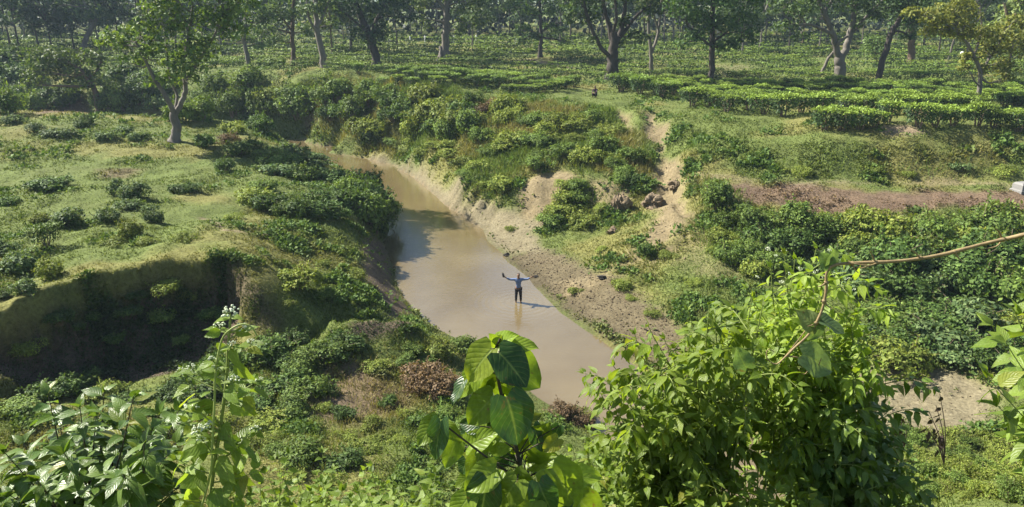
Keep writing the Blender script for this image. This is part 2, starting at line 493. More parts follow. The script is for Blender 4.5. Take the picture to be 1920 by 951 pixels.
def grid_coords(x, y):
    x = np.asarray(x, float); y = np.asarray(y, float)
    i = np.clip(np.searchsorted(GY, y) - 1, 0, len(GY) - 2)
    fi = np.clip((y - GY[i]) / (GY[i + 1] - GY[i]), 0, 1)
    u = np.clip((x / half(y) + 1) / 2 * (NU - 1), 0, NU - 1.001)
    j = u.astype(int); fj = u - j
    return i, fi, j, fj
def bil(A, x, y):
    i, fi, j, fj = grid_coords(x, y)
    fi = fi.reshape(fi.shape + (1,) * (A.ndim - 2)); fj = fj.reshape(fj.shape + (1,) * (A.ndim - 2))
    return (A[i, j] * (1 - fj) + A[i, j + 1] * fj) * (1 - fi) + (A[i + 1, j] * (1 - fj) + A[i + 1, j + 1] * fj) * fi
def ground(x, y):
    return bil(GZ, x, y)
TT = np.concatenate([np.arange(4.5, 60, .05), np.arange(60, 120, .12), np.arange(120, 400, .5)])
def hit(px, py, water=True):
    """where the sight line through a photograph pixel meets the ground (or the water)"""
    d = unit(ray(px, py)); P = CAM + d[None] * TT[:, None]
    g = ground(P[:, 0], P[:, 1])
    if water: g = np.maximum(g, 0)
    b = np.nonzero(P[:, 2] < g)[0]
    k = b[0] if len(b) else len(TT) - 1
    p = P[k].copy(); p[2] = g[k]
    return p

# ------------------------------------------------------------------ what grows or lies where
def poly_w(pts):
    return np.array([hit(*p)[:2] for p in pts])
def poly_sd(P, x, y):
    """signed distance, positive inside"""
    n = len(P); d = np.full(len(x), 1e9); ins = np.zeros(len(x), bool)
    for i in range(n):
        a, b = P[i], P[(i + 1) % n]
        e = b - a; L2 = max(e @ e, 1e-9)
        t = np.clip(((x - a[0]) * e[0] + (y - a[1]) * e[1]) / L2, 0, 1)
        d = np.minimum(d, np.hypot(x - a[0] - t * e[0], y - a[1] - t * e[1]))
        c = (a[1] > y) != (b[1] > y)
        with np.errstate(divide='ignore', invalid='ignore'):
            ins ^= c & (x < (b[0] - a[0]) * (y - a[1]) / (b[1] - a[1] + 1e-12) + a[0])
    return np.where(ins, d, -d)
wob = (fbm(fx / 2.2, fy / 2.2, 21, 4) - .5)
wob2 = (fbm(fx / .7, fy / .7, 22, 3) - .5)
def zone(pts, soft=.6, rag=1.6):
    P = poly_w(pts)
    m = np.zeros(len(fx))
    lo, hi = P.min(0) - 3, P.max(0) + 3
    s = (fx > lo[0]) & (fx < hi[0]) & (fy > lo[1]) & (fy < hi[1])
    sdv = poly_sd(P, fx[s], fy[s]) + rag * wob[s] + rag * .6 * wob2[s]
    m[s] = sstep(-soft, soft, sdv)
    return m
def strip(pts, wid, soft=.3, rag=.5):
    P = poly_w(pts); d = np.full(len(fx), 1e9)
    for a, b in zip(P[:-1], P[1:]):
        e = b - a; t = np.clip(((fx - a[0]) * e[0] + (fy - a[1]) * e[1]) / (e @ e + 1e-9), 0, 1)
        d = np.minimum(d, np.hypot(fx - a[0] - t * e[0], fy - a[1] - t * e[1]))
    return sstep(-soft, soft, wid - d + rag * wob * 2 + rag * wob2)

Z_SAND = np.maximum.reduce([
    zone([(640,288),(700,294),(745,305),(800,320),(850,345),(880,372),(940,388),(1010,410),(1060,415),(1000,436),(1010,470),(960,480),(900,440),(860,410),(800,365),(740,320),(690,302)], .5, .9),
    zone([(655,322),(700,335),(728,352),(732,372),(715,372),(690,345)], .25, .3),
    zone([(1560,680),(1680,684),(1800,698),(1870,735),(1850,800),(1740,835),(1600,825),(1540,740)], .5, .8)])
Z_MUD = zone([(925,480),(1000,470),(1065,482),(1140,515),(1215,560),(1275,615),(1310,680),(1420,800),(1520,950),(1400,900),(1280,760),(1180,660),(1060,590),(1000,540),(960,500)], .6, 1.2)
Z_CLAY = np.maximum.reduce([
    zone([(960,370),(985,335),(1050,318),(1080,335),(1060,370),(1040,400),(990,412)], .4, .8),
    zone([(1100,330),(1150,335),(1190,340),(1170,395),(1140,405),(1105,380)], .4, .8) * .8,
    zone([(1155,205),(1175,215),(1190,245),(1175,250),(1165,235)], .5, .6),
    zone([(1209,212),(1226,240),(1250,290),(1268,335),(1284,380),(1272,440),(1232,470),(1190,500),(1170,500),(1210,440),(1232,390),(1226,350),(1236,310),(1226,265),(1210,235)], .5, 1.3),
    strip([(1190,480),(1130,520),(1080,540)], .9, .6, 1.2) * .8,
    strip([(1300,420),(1280,470),(1350,520)], 1.0, .9, 2.0) * .45])
Z_DRY = np.maximum.reduce([
    zone([(1310,345),(1450,345),(1600,352),(1800,356),(1930,360),(1930,392),(1700,398),(1520,398),(1420,390),(1340,372)], .6, 1.8),
    zone([(560,195),(600,170),(640,170),(660,200),(600,215)], .8, 2),
    zone([(70,215),(110,175),(160,178),(180,215)], .8, 1.2),
    zone([(880,185),(930,190),(900,225),(870,235)], .8, 1.8) * .8,
    zone([(600,690),(690,680),(760,740),(720,800),(620,800),(570,760)], .8, 1.6) * .8,
    zone([(180,318),(260,318),(240,335),(190,335)], .6, 1.2) * .7])
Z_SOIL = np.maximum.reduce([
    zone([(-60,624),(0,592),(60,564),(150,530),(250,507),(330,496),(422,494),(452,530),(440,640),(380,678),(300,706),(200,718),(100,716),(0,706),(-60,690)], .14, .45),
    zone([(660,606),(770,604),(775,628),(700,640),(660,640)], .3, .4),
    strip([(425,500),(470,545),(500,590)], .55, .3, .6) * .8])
Z_PATH = np.maximum.reduce([
    strip([(1290,338),(1450,340),(1600,343),(1800,345),(1930,352)], .40, .5, .9) * .55,
    zone([(1640,236),(1700,236),(1740,250),(1690,256),(1650,250)], .5, .7),
    strip([(985,112),(1020,120),(1060,126)], 1.0, .6, .8),
    strip([(380,410),(420,432),(520,447)], .13, .15, .3) * .8,
    zone([(1330,122),(1400,122),(1430,140),(1340,145)], 1.0, 1.5) * .35])
Z_BANK = np.maximum.reduce([zone([(676,452),(716,455),(732,500),(744,548),(775,592),(735,595),(700,548),(684,500)], .3, .8), strip([(1250,470),(1180,510),(1120,545)], .35, .5, .9) * .7,
    zone([(570,740),(640,735),(680,760),(660,790),(590,790)], .5, 1.2) * .8, zone([(640,690),(700,690),(700,715),(650,715)], .4, 1.0) * .8])
wet = sstep(.35, -.02, gz) * (fy < 90)
patch = fbm(fx / 6.0, fy / 6.0, 31, 4); patch2 = fbm(fx / 1.6, fy / 1.6, 32, 4); fine = fbm(fx / .45, fy / .45, 33, 3)
def C(*c): return np.array(c)[None, :]
base = C(.085, .102, .028) * (1 - patch2[:, None]) + C(.105, .138, .034) * patch2[:, None]
k = sstep(.48, .68, patch)[:, None]; base = base * (1 - k * .7) + C(.165, .15, .05) * k * .7
def lay(m, c1, c2, n):
    global base
    c = c1 * (1 - n[:, None]) + c2 * n[:, None]
    base = base * (1 - m[:, None]) + c * m[:, None]
lay(Z_DRY, C(.095, .064, .044), C(.16, .115, .072), patch2)
lay(Z_PATH, C(.16, .12, .078), C(.22, .17, .11), patch2)
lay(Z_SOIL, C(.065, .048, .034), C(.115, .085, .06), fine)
lay(Z_BANK, C(.075, .055, .037), C(.15, .112, .075), fine)
Z_GUL = np.maximum(strip([(1214,212),(1228,250),(1250,300),(1262,345),(1278,395)], .42, .35, 1.0), strip([(1160,208),(1180,245)], .4, .3, .7))
lay(Z_GUL, C(0.123, 0.098, 0.054), C(0.209, 0.168, 0.097), fine)
lay(Z_MUD, C(0.085, 0.069, 0.038), C(0.138, 0.114, 0.067), fine)
lay(Z_SAND, C(0.128, 0.108, 0.063), C(0.190, 0.165, 0.101), fine)
lay(Z_CLAY, C(0.123, 0.097, 0.052), C(0.214, 0.172, 0.097), fine)
base = base * (1 - .45 * wet[:, None] * np.maximum(Z_MUD, .5)[:, None])
bed = sstep(0, -.05, gz) * (fy < 95)
base = base * (1 - bed[:, None]) + C(.16, .12, .07) * bed[:, None]
bare = np.clip(Z_PATH + Z_SOIL * .45 + Z_GUL + Z_BANK * .9 + Z_MUD + Z_SAND + Z_CLAY + bed, 0, 1)
GBARE = bare.reshape(GZ.shape); GDRY = Z_DRY.reshape(GZ.shape); GPATCH = patch.reshape(GZ.shape)

# roughen bare faces with real relief (runnels down the clay, clods on the mud)
Z_PIT = zone([(-60,622),(0,590),(60,562),(150,528),(250,505),(330,494),(420,492),(452,530),(440,640),(380,678),(300,706),(200,718),(100,716),(0,706),(-60,690)], .10, .45)
gz -= Z_PIT * np.clip((gz - 2.1) * .75, 0, 1.3)
gz -= .35 * Z_GUL
gz += Z_CLAY * (.6 * (fbm(fx / .9, fy / 2.6, 41, 4) - .5) + .12 * (fine - .5)) + Z_SOIL * .25 * (fbm(fx / .7, fy / .9, 42, 4) - .5)
gz += (Z_MUD + Z_SAND * .4) * sstep(.03, .2, gz) * .05 * (fbm(fx / .35, fy / .35, 43, 3) - .5)
GZ = gz.reshape(gx.shape)
ti, tj = np.meshgrid(np.arange(len(GY) - 1), np.arange(NU - 1), indexing='ij')
q = np.stack([ti * NU + tj, ti * NU + tj + 1, (ti + 1) * NU + tj + 1, (ti + 1) * NU + tj], -1).reshape(-1, 4)

mg = solid_mat('earth', None, rough=.95, spec=.15, noise=.5, scale=7.0, bump=.9, dist=.08, attr=True)
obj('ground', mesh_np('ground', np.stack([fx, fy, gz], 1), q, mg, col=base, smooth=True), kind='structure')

# ------------------------------------------------------------------ water
def water_mat():
    m = bpy.data.materials.new('muddy_water')
    nt, N, L, out = nodes(m)
    pb = N.new('ShaderNodeBsdfPrincipled')
    tc = N.new('ShaderNodeTexCoord')
    nz = N.new('ShaderNodeTexNoise'); nz.inputs['Scale'].default_value = .22; nz.inputs['Detail'].default_value = 3
    L.new(tc.outputs['Object'], nz.inputs['Vector'])
    cr = N.new('ShaderNodeValToRGB')
    cr.color_ramp.elements[0].position = .35; cr.color_ramp.elements[0].color = (.118, .088, .042, 1)
    cr.color_ramp.elements[1].position = .7; cr.color_ramp.elements[1].color = (.160, .124, .062, 1)
    L.new(nz.outputs[0], cr.inputs[0]); L.new(cr.outputs[0], pb.inputs['Base Color'])
    pb.inputs['Roughness'].default_value = .06; pb.inputs['IOR'].default_value = 1.33
    pb.inputs['Specular IOR Level'].default_value = .5
    pb.inputs['Coat Weight'].default_value = 1.0; pb.inputs['Coat IOR'].default_value = 1.42; pb.inputs['Coat Roughness'].default_value = .04
    mp = N.new('ShaderNodeMapping'); mp.inputs['Scale'].default_value = (1.0, 2.2, 1); mp.inputs['Rotation'].default_value = (0, 0, .25)
    L.new(tc.outputs['Object'], mp.inputs[0])
    n1 = N.new('ShaderNodeTexNoise'); n1.inputs['Scale'].default_value = 3.6; n1.inputs['Detail'].default_value = 4; n1.inputs['Distortion'].default_value = .4
    L.new(mp.outputs[0], n1.inputs['Vector'])
    # rings round the wader
    mr = N.new('ShaderNodeMapping'); mr.inputs['Location'].default_value = tuple(-np.array(WADER) * 1.0)
    L.new(tc.outputs['Object'], mr.inputs[0])
    ln = N.new('ShaderNodeVectorMath'); ln.operation = 'LENGTH'; L.new(mr.outputs[0], ln.inputs[0])
    s1 = N.new('ShaderNodeMath'); s1.operation = 'MULTIPLY'; s1.inputs[1].default_value = 17.0; L.new(ln.outputs['Value'], s1.inputs[0])
    s2 = N.new('ShaderNodeMath'); s2.operation = 'SINE'; L.new(s1.outputs[0], s2.inputs[0])
    fd = N.new('ShaderNodeMapRange'); fd.inputs[1].default_value = .3; fd.inputs[2].default_value = 3.6; fd.inputs[3].default_value = .38; fd.inputs[4].default_value = 0
    L.new(ln.outputs['Value'], fd.inputs[0])
    s3 = N.new('ShaderNodeMath'); s3.operation = 'MULTIPLY'; L.new(s2.outputs[0], s3.inputs[0]); L.new(fd.outputs[0], s3.inputs[1])
    ad = N.new('ShaderNodeMath'); ad.operation = 'ADD'; L.new(n1.outputs[0], ad.inputs[0]); L.new(s3.outputs[0], ad.inputs[1])
    bp = N.new('ShaderNodeBump'); bp.inputs['Strength'].default_value = .27; bp.inputs['Distance'].default_value = .03
    L.new(ad.outputs[0], bp.inputs['Height']); L.new(bp.outputs[0], pb.inputs['Normal']); L.new(bp.outputs[0], pb.inputs['Coat Normal'])
    L.new(pb.outputs[0], out.inputs['Surface'])
    return m
WADER = at_z(972, 567, 0)
wv = [(-120, 70, 0), (-25, 70, 0), (-20, 60, 0), (-14, 40, 0), (-6, 24, 0), (0, 16, 0), (22, 16, 0), (22, 26, 0), (8, 40, 0), (2, 60, 0), (-6, 78, 0), (-20, 88, 0), (-120, 92, 0)]
bmw = bpy.data.meshes.new('river')
bmw.from_pydata(wv, [], [list(range(len(wv)))]); bmw.materials.append(water_mat())
obj('river', bmw, kind='structure')

# ------------------------------------------------------------------ foliage builders
def rand_dirs(n, r=rng):
    v = r.normal(size=(n, 3)); return unit(v)

def mixcol(cols, n, r=rng, jit=.18):
    c = np.array(cols, float); t = r.random(n) * (len(c) - 1)
    i = np.minimum(t.astype(int), len(c) - 2); f = (t - i)[:, None]
    return (c[i] * (1 - f) + c[i + 1] * f) * (1 + jit * r.normal(size=(n, 1))).clip(.5, 1.6)

def cloud(blobs, n, leaf, cols, up=.35, rnd=.7, clump=.0, hollow=.55, seed=1, flat=None, aspect=.55, drop=.1, outer=None):
    """leafy volume: many folded leaf faces spread through lumpy blobs. blobs: (x,y,z,rx,ry,rz)"""
    r = np.random.default_rng(seed)
    B = np.array(blobs, float)
    w = (B[:, 3] * B[:, 4] + B[:, 3] * B[:, 5] + B[:, 4] * B[:, 5]); w = w / w.sum()
    bi = r.choice(len(B), n, p=w)
    d = rand_dirs(n, r); d[:, 2] = np.where((d[:, 2] < -.35) & (r.random(n) < .6), -d[:, 2], d[:, 2])
    if clump > 0:                              # gather leaves into sprays, leaving gaps
        K = np.maximum(6, (14 * w * len(B)).astype(int))
        cen = [rand_dirs(k, r) for k in K]
        cd_ = np.array([cen[b][r.integers(len(cen[b]))] for b in bi])
        cd_[:, 2] = np.where(cd_[:, 2] < -.5, -cd_[:, 2], cd_[:, 2])
        d = unit(cd_ + clump * r.normal(size=(n, 3)))
    rad = hollow + (1.08 - hollow) * np.sqrt(r.random(n))
    P = B[bi, :3] + d * B[bi, 3:6] * rad[:, None]
    if flat is not None:                       # clipped flat top
        z = P[:, 2]; P[:, 2] = np.where(z > flat, flat + (z - flat) * .12, z)
    Nn = unit(d * (1 - up) + np.array([0, 0, up]) + rnd * r.normal(size=(n, 3)))
    D = unit(np.cross(Nn, rand_dirs(n, r))); D[:, 2] -= drop; D = unit(D)
    L = leaf * (.6 + .8 * r.random(n))
    V, Fq = leaves_geo(P, D, Nn, L, L * aspect, fold=.14, droop=.12)
    c = np.repeat(mixcol(cols, n, r), 4, 0)
    return V, Fq, c

def join(*parts):
    Vs, Fs, Cs, o = [], [], [], 0
    for V, Fq, c in parts:
        Vs.append(V); Fs.append(np.asarray(Fq) + o); Cs.append(c); o += len(V)
    return np.concatenate(Vs), np.concatenate(Fs), np.concatenate(Cs)

G_TEA = [(.045, .095, .024), (.08, .155, .03), (.125, .21, .04)]
G_TEA_YOUNG = [(.08, .155, .025), (.13, .23, .036), (.18, .285, .05)]
G_DARK = [(.036, .068, .018), (.066, .115, .027), (.105, .165, .038)]
G_MID = [(.062, .105, .021), (.105, .165, .034), (.155, .215, .046)]
G_YEL = [(.095, .13, .022), (.15, .20, .034), (.22, .25, .05)]
G_GRASSY = [(.10, .125, .03), (.15, .165, .045), (.22, .19, .075)]
G_BLUE = [(.045, .085, .03), (.085, .135, .046), (.14, .19, .07)]
G_BROWN = [(.07, .046, .026), (.12, .08, .042), (.17, .12, .065)]

def leaf_mesh(name, args, mat, stems=None):
    V, Fq, c = args
    return mesh_np(name, V, Fq, mat, col=c)

# ---- tea bushes: clipped flat table on a few crooked stems (unit: metres)
def table_leaves(P0, n, w, d, h, leaf, top, side, r, ctop=.46):
    """leaves of clipped bushes standing at P0 (m,3): paler leaves on the flat top, darker leaves on the sides"""
    m = len(P0); N = m * n; b = np.repeat(np.arange(m), n)
    a = r.random(N) * 2 * PI
    sq = np.maximum(np.abs(np.cos(a)), np.abs(np.sin(a))) ** -.45        # between a circle and a square
    istop = r.random(N) < ctop
    q = np.where(istop, np.sqrt(r.random(N)) * 1.02, .80 + .22 * r.random(N))
    wob = 1 + .16 * np.sin(2 * a + b * 1.7) + .10 * np.sin(5 * a + b * 2.9)
    x = np.cos(a) * sq * q * w[b] * wob; y = np.sin(a) * sq * q * d[b] * wob
    zt = h[b] * (1 - .10 * q ** 4) + .035 * r.normal(size=N) + .04 * np.sin(x * 5 + b) * np.cos(y * 6 + b)
    zs = h[b] * (.30 + .66 * r.random(N) ** .8)
    sh = np.where(istop, 1, .58 + .42 * (zs / h[b]))                      # sides draw in towards the stem
    P = P0[b] + np.stack([x * sh, y * sh, np.where(istop, zt, zs)], 1)
    out = np.stack([np.cos(a), np.sin(a), np.full(N, .25)], 1)
    Nn = unit(np.where(istop[:, None], np.array([0, 0, 1.0]), out) + .25 * r.normal(size=(N, 3)))
    D = np.cross(Nn, rand_dirs(N, r)); D[:, 2] += np.where(istop, .35, -.1)
    V, Fq = leaves_geo(P, D, Nn, leaf * (.7 + .6 * r.random(N)), leaf * .62, fold=.12, droop=.05)
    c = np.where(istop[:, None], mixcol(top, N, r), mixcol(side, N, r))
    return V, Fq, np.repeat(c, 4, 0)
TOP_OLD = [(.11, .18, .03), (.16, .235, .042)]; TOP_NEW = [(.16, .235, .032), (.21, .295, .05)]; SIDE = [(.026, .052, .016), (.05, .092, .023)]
def tea_proto(seed, top=TOP_OLD):
    r = np.random.default_rng(seed)
    w, d, h = .70 + .12 * r.random(), .58 + .1 * r.random(), .92
    root = empty('tea_bush', (0, 0, -50), '', 'tea bush')
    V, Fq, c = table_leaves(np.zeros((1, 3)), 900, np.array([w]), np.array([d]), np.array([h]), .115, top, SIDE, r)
    obj('foliage', mesh_np('tea_foliage', V, Fq, M_TEA, col=c), root)
    paths = []
    for k in range(6):
        a = k * 1.05 + r.random(); e = .6 * w * (.5 + .5 * r.random())
        paths.append((spline([(0.06 * math.cos(a), .06 * math.sin(a), -.15), (.16 * math.cos(a + .4), .16 * math.sin(a + .4), h * .25), (e * math.cos(a), e * math.sin(a) * .8, h * .8)], 5), np.linspace(.04, .014, 5)))
    V, Fq = tubes(paths, 5)
    obj('stem', mesh_np('tea_stem', V, Fq, M_TWIG), root)
    return root
# ---- wild shrubs
def shrub_proto(seed, kind):
    r = np.random.default_rng(seed)
    P = dict(round=(9, .58, .60, G_MID, .115, 2000), dark=(9, .58, .64, G_DARK, .12, 2100), bluish=(7, .6, .5, G_BLUE, .12, 1700), yellow=(9, .58, .58, G_YEL, .115, 2000),
             tall=(9, .45, 1.0, G_MID, .115, 2100), brown=(7, .5, .7, G_BROWN, .10, 1400), low=(9, .72, .26, G_YEL, .105, 1500), weed=(8, .6, .45, G_YEL, .10, 1100))[kind]
    nb, sp, h, cols, leaf, n = P
    bl = []
    for k in range(nb):
        a = r.random() * 2 * PI; q = sp * r.random() ** .5; s = .24 + .26 * r.random()
        zz = h * (.35 + .55 * r.random() * (1 - q / sp * .45))
        bl.append((q * math.cos(a), q * math.sin(a), zz, s, s, s * (.75 + .35 * r.random()) * (1.35 if kind == 'tall' else 1)))
    fol = cloud(bl, n, leaf, cols, up=.25, rnd=.38, clump=.30, hollow=.55, seed=seed + 1)
    paths = []; SP, SD = [], []
    for k in range(22 if kind != 'low' else 12):               # sprays that break the outline
        b = bl[r.integers(len(bl))]; d = unit(r.normal(size=3) * np.array([.8, .8, .5]) + np.array([0, 0, .7]))
        p0 = np.array(b[:3]) + d * b[3] * .5; ln_ = (.28 + .38 * r.random()) * (1 if kind != 'low' else .5)
        tip = p0 + d * ln_ + np.array([0, 0, -.10 * ln_])
        paths.append((spline([p0, (p0 + tip) / 2 + np.array([0, 0, .03]), tip], 4), np.linspace(.010, .004, 4)))
        for q in range(16):
            f = .25 + .75 * r.random(); SP.append(p0 + (tip - p0) * f + .02 * r.normal(size=3)); SD.append(d * .5 + .8 * r.normal(size=3))
    SP, SD = np.array(SP), np.array(SD)
    sv, sf = leaves_geo(SP, SD, unit(.6 * r.normal(size=SP.shape) + np.array([0, 0, 1])), leaf * (.7 + .6 * r.random(len(SP))), leaf * .5, fold=.14, droop=.15)
    fol = join(fol, (sv, sf, np.repeat(mixcol(cols[1:] if len(cols) > 2 else cols, len(SP), r), 4, 0)))
    for b in bl:
        paths.append((spline([(b[0] * .15, b[1] * .15, -.25), (b[0] * .5, b[1] * .55, b[2] * .5), (b[0], b[1], b[2] + b[5] * .5)], 5), np.linspace(.035, .008, 5)))
    nm_ = {'weed': 'weed', 'low': 'ground_plant'}.get(kind, 'shrub')
    root = empty(nm_, (0, 0, -50), '', nm_.replace('_', ' '))
    obj('foliage', leaf_mesh('shrub_foliage_' + kind, fol, M_LEAF), root)
    V, Fq = tubes(paths, 5)
    obj('stem', mesh_np('shrub_stem', V, Fq, M_TWIG), root)
    return root
# ---- tussocks of tall grass
def tussock_proto(seed, cols=G_GRASSY, n=420):
    r = np.random.default_rng(seed)
    a = r.random(n) * 2 * PI; q = .38 * r.random(n) ** .5
    P = np.stack([q * np.cos(a), q * np.sin(a), np.zeros(n) - .05], 1)
    lean = r.random(n) * .75 + .1
    D = np.stack([np.cos(a) * lean, np.sin(a) * lean, np.ones(n)], 1) + .25 * r.normal(size=(n, 3))
    V, Fq = leaves_geo(P, D, rand_dirs(n, r), .55 + .6 * r.random(n), .05, fold=.1, droop=.22)
    return V, Fq, np.repeat(mixcol(cols, n, r), 4, 0)

PROTOS = {}
def proto(key, maker):
    if key not in PROTOS: PROTOS[key] = [maker(i) for i in range(3)]
    return PROTOS[key]
USED = set()
def plant(key, maker, P, s, label, group, sz=None, rz=None, name=None):
    """first use moves the prototype itself, later uses copy it"""
    pr = proto(key, maker)[random.randrange(3)]
    rz = random.random() * 6.28 if rz is None else rz
    if pr.name not in USED:
        USED.add(pr.name)
        pr.location = P; pr.rotation_euler = (0, 0, rz); pr.scale = (s, s, s if sz is None else sz)
        return tag(pr, label, None, group)
    return copy_tree(pr, P, rz, s, label, group, sz=sz)
MK = {k: (lambda i, k=k: shrub_proto(100 + 17 * i + sum(map(ord, k)), k)) for k in ('round', 'dark', 'bluish', 'yellow', 'tall', 'brown', 'low', 'weed')}
MK['tea'] = lambda i: tea_proto(300 + i)
MK['tea_young'] = lambda i: tea_proto(330 + i, TOP_NEW)
def put(key, px, py, wpx, label, group=None, hs=1.0, rz=None):
    """a plant whose foot is seen at (px, py) and that is wpx photograph pixels wide"""
    p = hit(px, py)
    dist = np.linalg.norm(p - CAM)
    s = wpx * dist / F / (1.65 if not key.startswith('tea') else 1.45)
    p[2] -= .04 * s
    return plant(key, MK[key], p, s, label, group, sz=s * hs, rz=rz)
def drop_unused():
    for k, L in PROTOS.items():
        for pr in L:
            if pr.name not in USED:
                for ch in list(pr.children_recursive): bpy.data.objects.remove(ch)
                bpy.data.objects.remove(pr)

# ------------------------------------------------------------------ trees
def branchy(trunks, blobs, r, twig=.07, rough=.06):
    """trunks: list of (pts, r0, r1); adds a bough from the nearest trunk point to each blob"""
    paths = []; allp = []; allr = []
    for pts, r0, r1 in trunks:
        s = spline(pts, max(6, 4 * len(pts))); rr = np.linspace(r0, r1, len(s))
        s[1:-1] += rough * r.normal(size=(len(s) - 2, 3)) * rr[1:-1, None] * 2
        paths.append((s, rr)); allp.append(s[len(s) // 3:]); allr.append(rr[len(s) // 3:])
    A = np.concatenate(allp); R = np.concatenate(allr)
    for b in blobs:
        c = np.array(b[:3])
        dv = c - A; cost = np.linalg.norm(dv, axis=1) + np.maximum(0, -dv[:, 2]) * 2
        k = int(np.argmin(cost)); a = A[k]
        m = (a + c) / 2 + r.normal(size=3) * .12 * np.linalg.norm(c - a) + np.array([0, 0, .08 * np.linalg.norm(c - a)])
        r0 = min(R[k] * .7, .03 + .035 * np.linalg.norm(c - a))
        s = spline([a, m, c], 6); paths.append((s, np.linspace(r0, twig * .35, 6)))
        for t in range(3):
            e = c + unit(r.normal(size=3) + np.array([0, 0, .3])) * np.array(b[3:6]) * .8
            paths.append((spline([s[3], (s[3] + e) / 2 + .1 * r.normal(size=3), e], 4), np.linspace(twig * .5, .012, 4)))
    return paths

def tree(label, base, trunks, blobs, cols, n, leaf, bark, group=None, seed=1, clump=.3, flare=1.6, name='tree'):
    """trunks and blobs in world metres"""
    r = np.random.default_rng(seed)
    base = np.array(base, float)
    root = empty(name, base, label, 'tree', group)
    tr = [(np.array(p, float) - base, a, b) for p, a, b in trunks]
    bl = [tuple(np.array(b[:3]) - base) + tuple(b[3:]) for b in blobs]
    paths = branchy(tr, bl, r)
    main = paths[0][1]; main[:2] = main[:2] * np.array([flare, 1.15])
    V, Fq = tubes(paths, 7)
    obj('trunk', mesh_np('trunk', V, Fq, bark, smooth=True), root)
    V, Fq, c = cloud(bl, n, leaf, cols, up=.4, rnd=.6, clump=clump, hollow=.25, seed=seed + 5, drop=.15)
    obj('crown', mesh_np('crown', V, Fq, M_FAR, col=c), root)
    return root

def px_tree(label, foot, limbs, blobs, cols, n, leaf, bark, group=None, seed=1, clump=.3, flare=1.6):
    """limbs: [((px,py,dy)...), w0px, w1px]; blobs: (px,py,dy,rpx[,flat]) at the tree's own distance"""
    p = hit(*foot); Y = p[1]; k = np.linalg.norm(p - CAM) / F
    p[2] -= .1
    T = []
    for i, (pts, a, b) in enumerate(limbs):
        q = [at_Y(x, y, Y + d) for x, y, d in pts]
        if i == 0: q[0] = p.copy()
        T.append((q, a * k / 2, b * k / 2))
    B = []
    for b in blobs:
        c = at_Y(b[0], b[1], Y + b[2]); R = b[3] * k; fl = b[4] if len(b) > 4 else .75
        B.append((c[0], c[1], c[2], R, R, R * fl))
    return tree(label, p, T, B, cols, n, leaf, bark, group, seed, clump, flare)

def project(P):
    P = np.asarray(P, float); v = P - CAM
    z = v @ FW
    return 960 + F * (v @ RT) / z, 475.5 - F * (v @ UP) / z

# ------------------------------------------------------------------ trees one can tell apart
px_tree('leafy tree with a forked grey trunk standing alone on the grassy left bank', (327, 266),
    [([(327,266,0),(331,240,0),(326,212,0)], 17, 13), ([(326,214,0),(316,190,-.4),(300,165,-.5),(285,140,-.8),(272,112,-1),(255,80,-1)], 9, 4),
     ([(328,216,0),(342,190,.3),(348,165,.4),(345,130,.5),(352,80,.5),(362,10,.8)], 10, 4), ([(350,150,.4),(375,110,.8),(400,70,1),(420,20,1)], 6, 3), ([(326,214,0),(332,180,.8),(318,140,1),(310,60,1)], 6, 3)],
    [(232,78,-1,34),(262,58,-1.2,30),(208,86,-.6,24),(285,112,-1.4,26),(305,78,-1,32),(250,118,-.5,20),(292,155,-1,22),(345,150,-.6,30),(372,128,-.3,28),(330,120,-.4,30),(352,95,.2,34),(390,95,.6,30),
     (320,38,-.8,34),(365,48,.4,40),(405,45,.8,36),(435,30,1.2,30),(440,60,1,24),(300,5,-.5,36),(350,-10,.2,44),(400,-15,.6,44),(270,-20,0,34),(330,-70,.3,50),(400,-70,.6,44),(455,5,1,22)],
    [(.05,.095,.02),(.10,.16,.034),(.15,.205,.042)], 5200, .37, M_BARK_PALE, seed=11, clump=.20)
px_tree('low leaning bushy tree beside the dry grass at the far left bank', (187, 214),
    [([(187,214,0),(180,180,0),(168,140,0)], 12, 6), ([(178,170,0),(150,130,-.5),(110,110,-.5)], 6, 3), ([(172,150,0),(188,120,.5),(190,100,.5)], 5, 3)],
    [(75,112,-.5,26),(100,108,-.4,26),(70,140,-.8,24),(98,140,-.6,30),(130,140,-.2,28),(125,112,0,22),(160,118,.2,28),(188,115,.6,22),(175,150,.2,24),(150,160,-.1,22),(62,160,-.8,16),(195,160,.5,16)],
    [(.055,.10,.022),(.11,.17,.034),(.16,.215,.042)], 3600, .38, M_BARK_BROWN, seed=12, clump=.26)
px_tree('dark shade tree with a leaning dark trunk left of the buttressed tree', (706, 126),
    [([(706,126,0),(702,95,0),(690,62,0),(672,20,0),(655,-30,0)], 17, 9), ([(695,75,0),(705,40,.6),(722,0,1)], 9, 5), ([(690,62,0),(665,40,-1),(640,18,-1)], 6, 3)],
    [(640,12,-1,32),(680,25,0,34),(715,20,.6,36),(745,12,1,34),(765,35,1,20),(700,70,0,30,.6),(670,68,-.5,24),(725,62,.5,26),(655,-30,0,46),(720,-40,.5,50),(610,0,-1.5,26),(690,-100,0,60),(660,-150,.5,50),(725,-130,.5,52),(700,-190,0,46)],
    [(.018,.04,.02),(.03,.062,.026),(.05,.085,.03)], 6200, .5, M_BARK_DARK, seed=13)
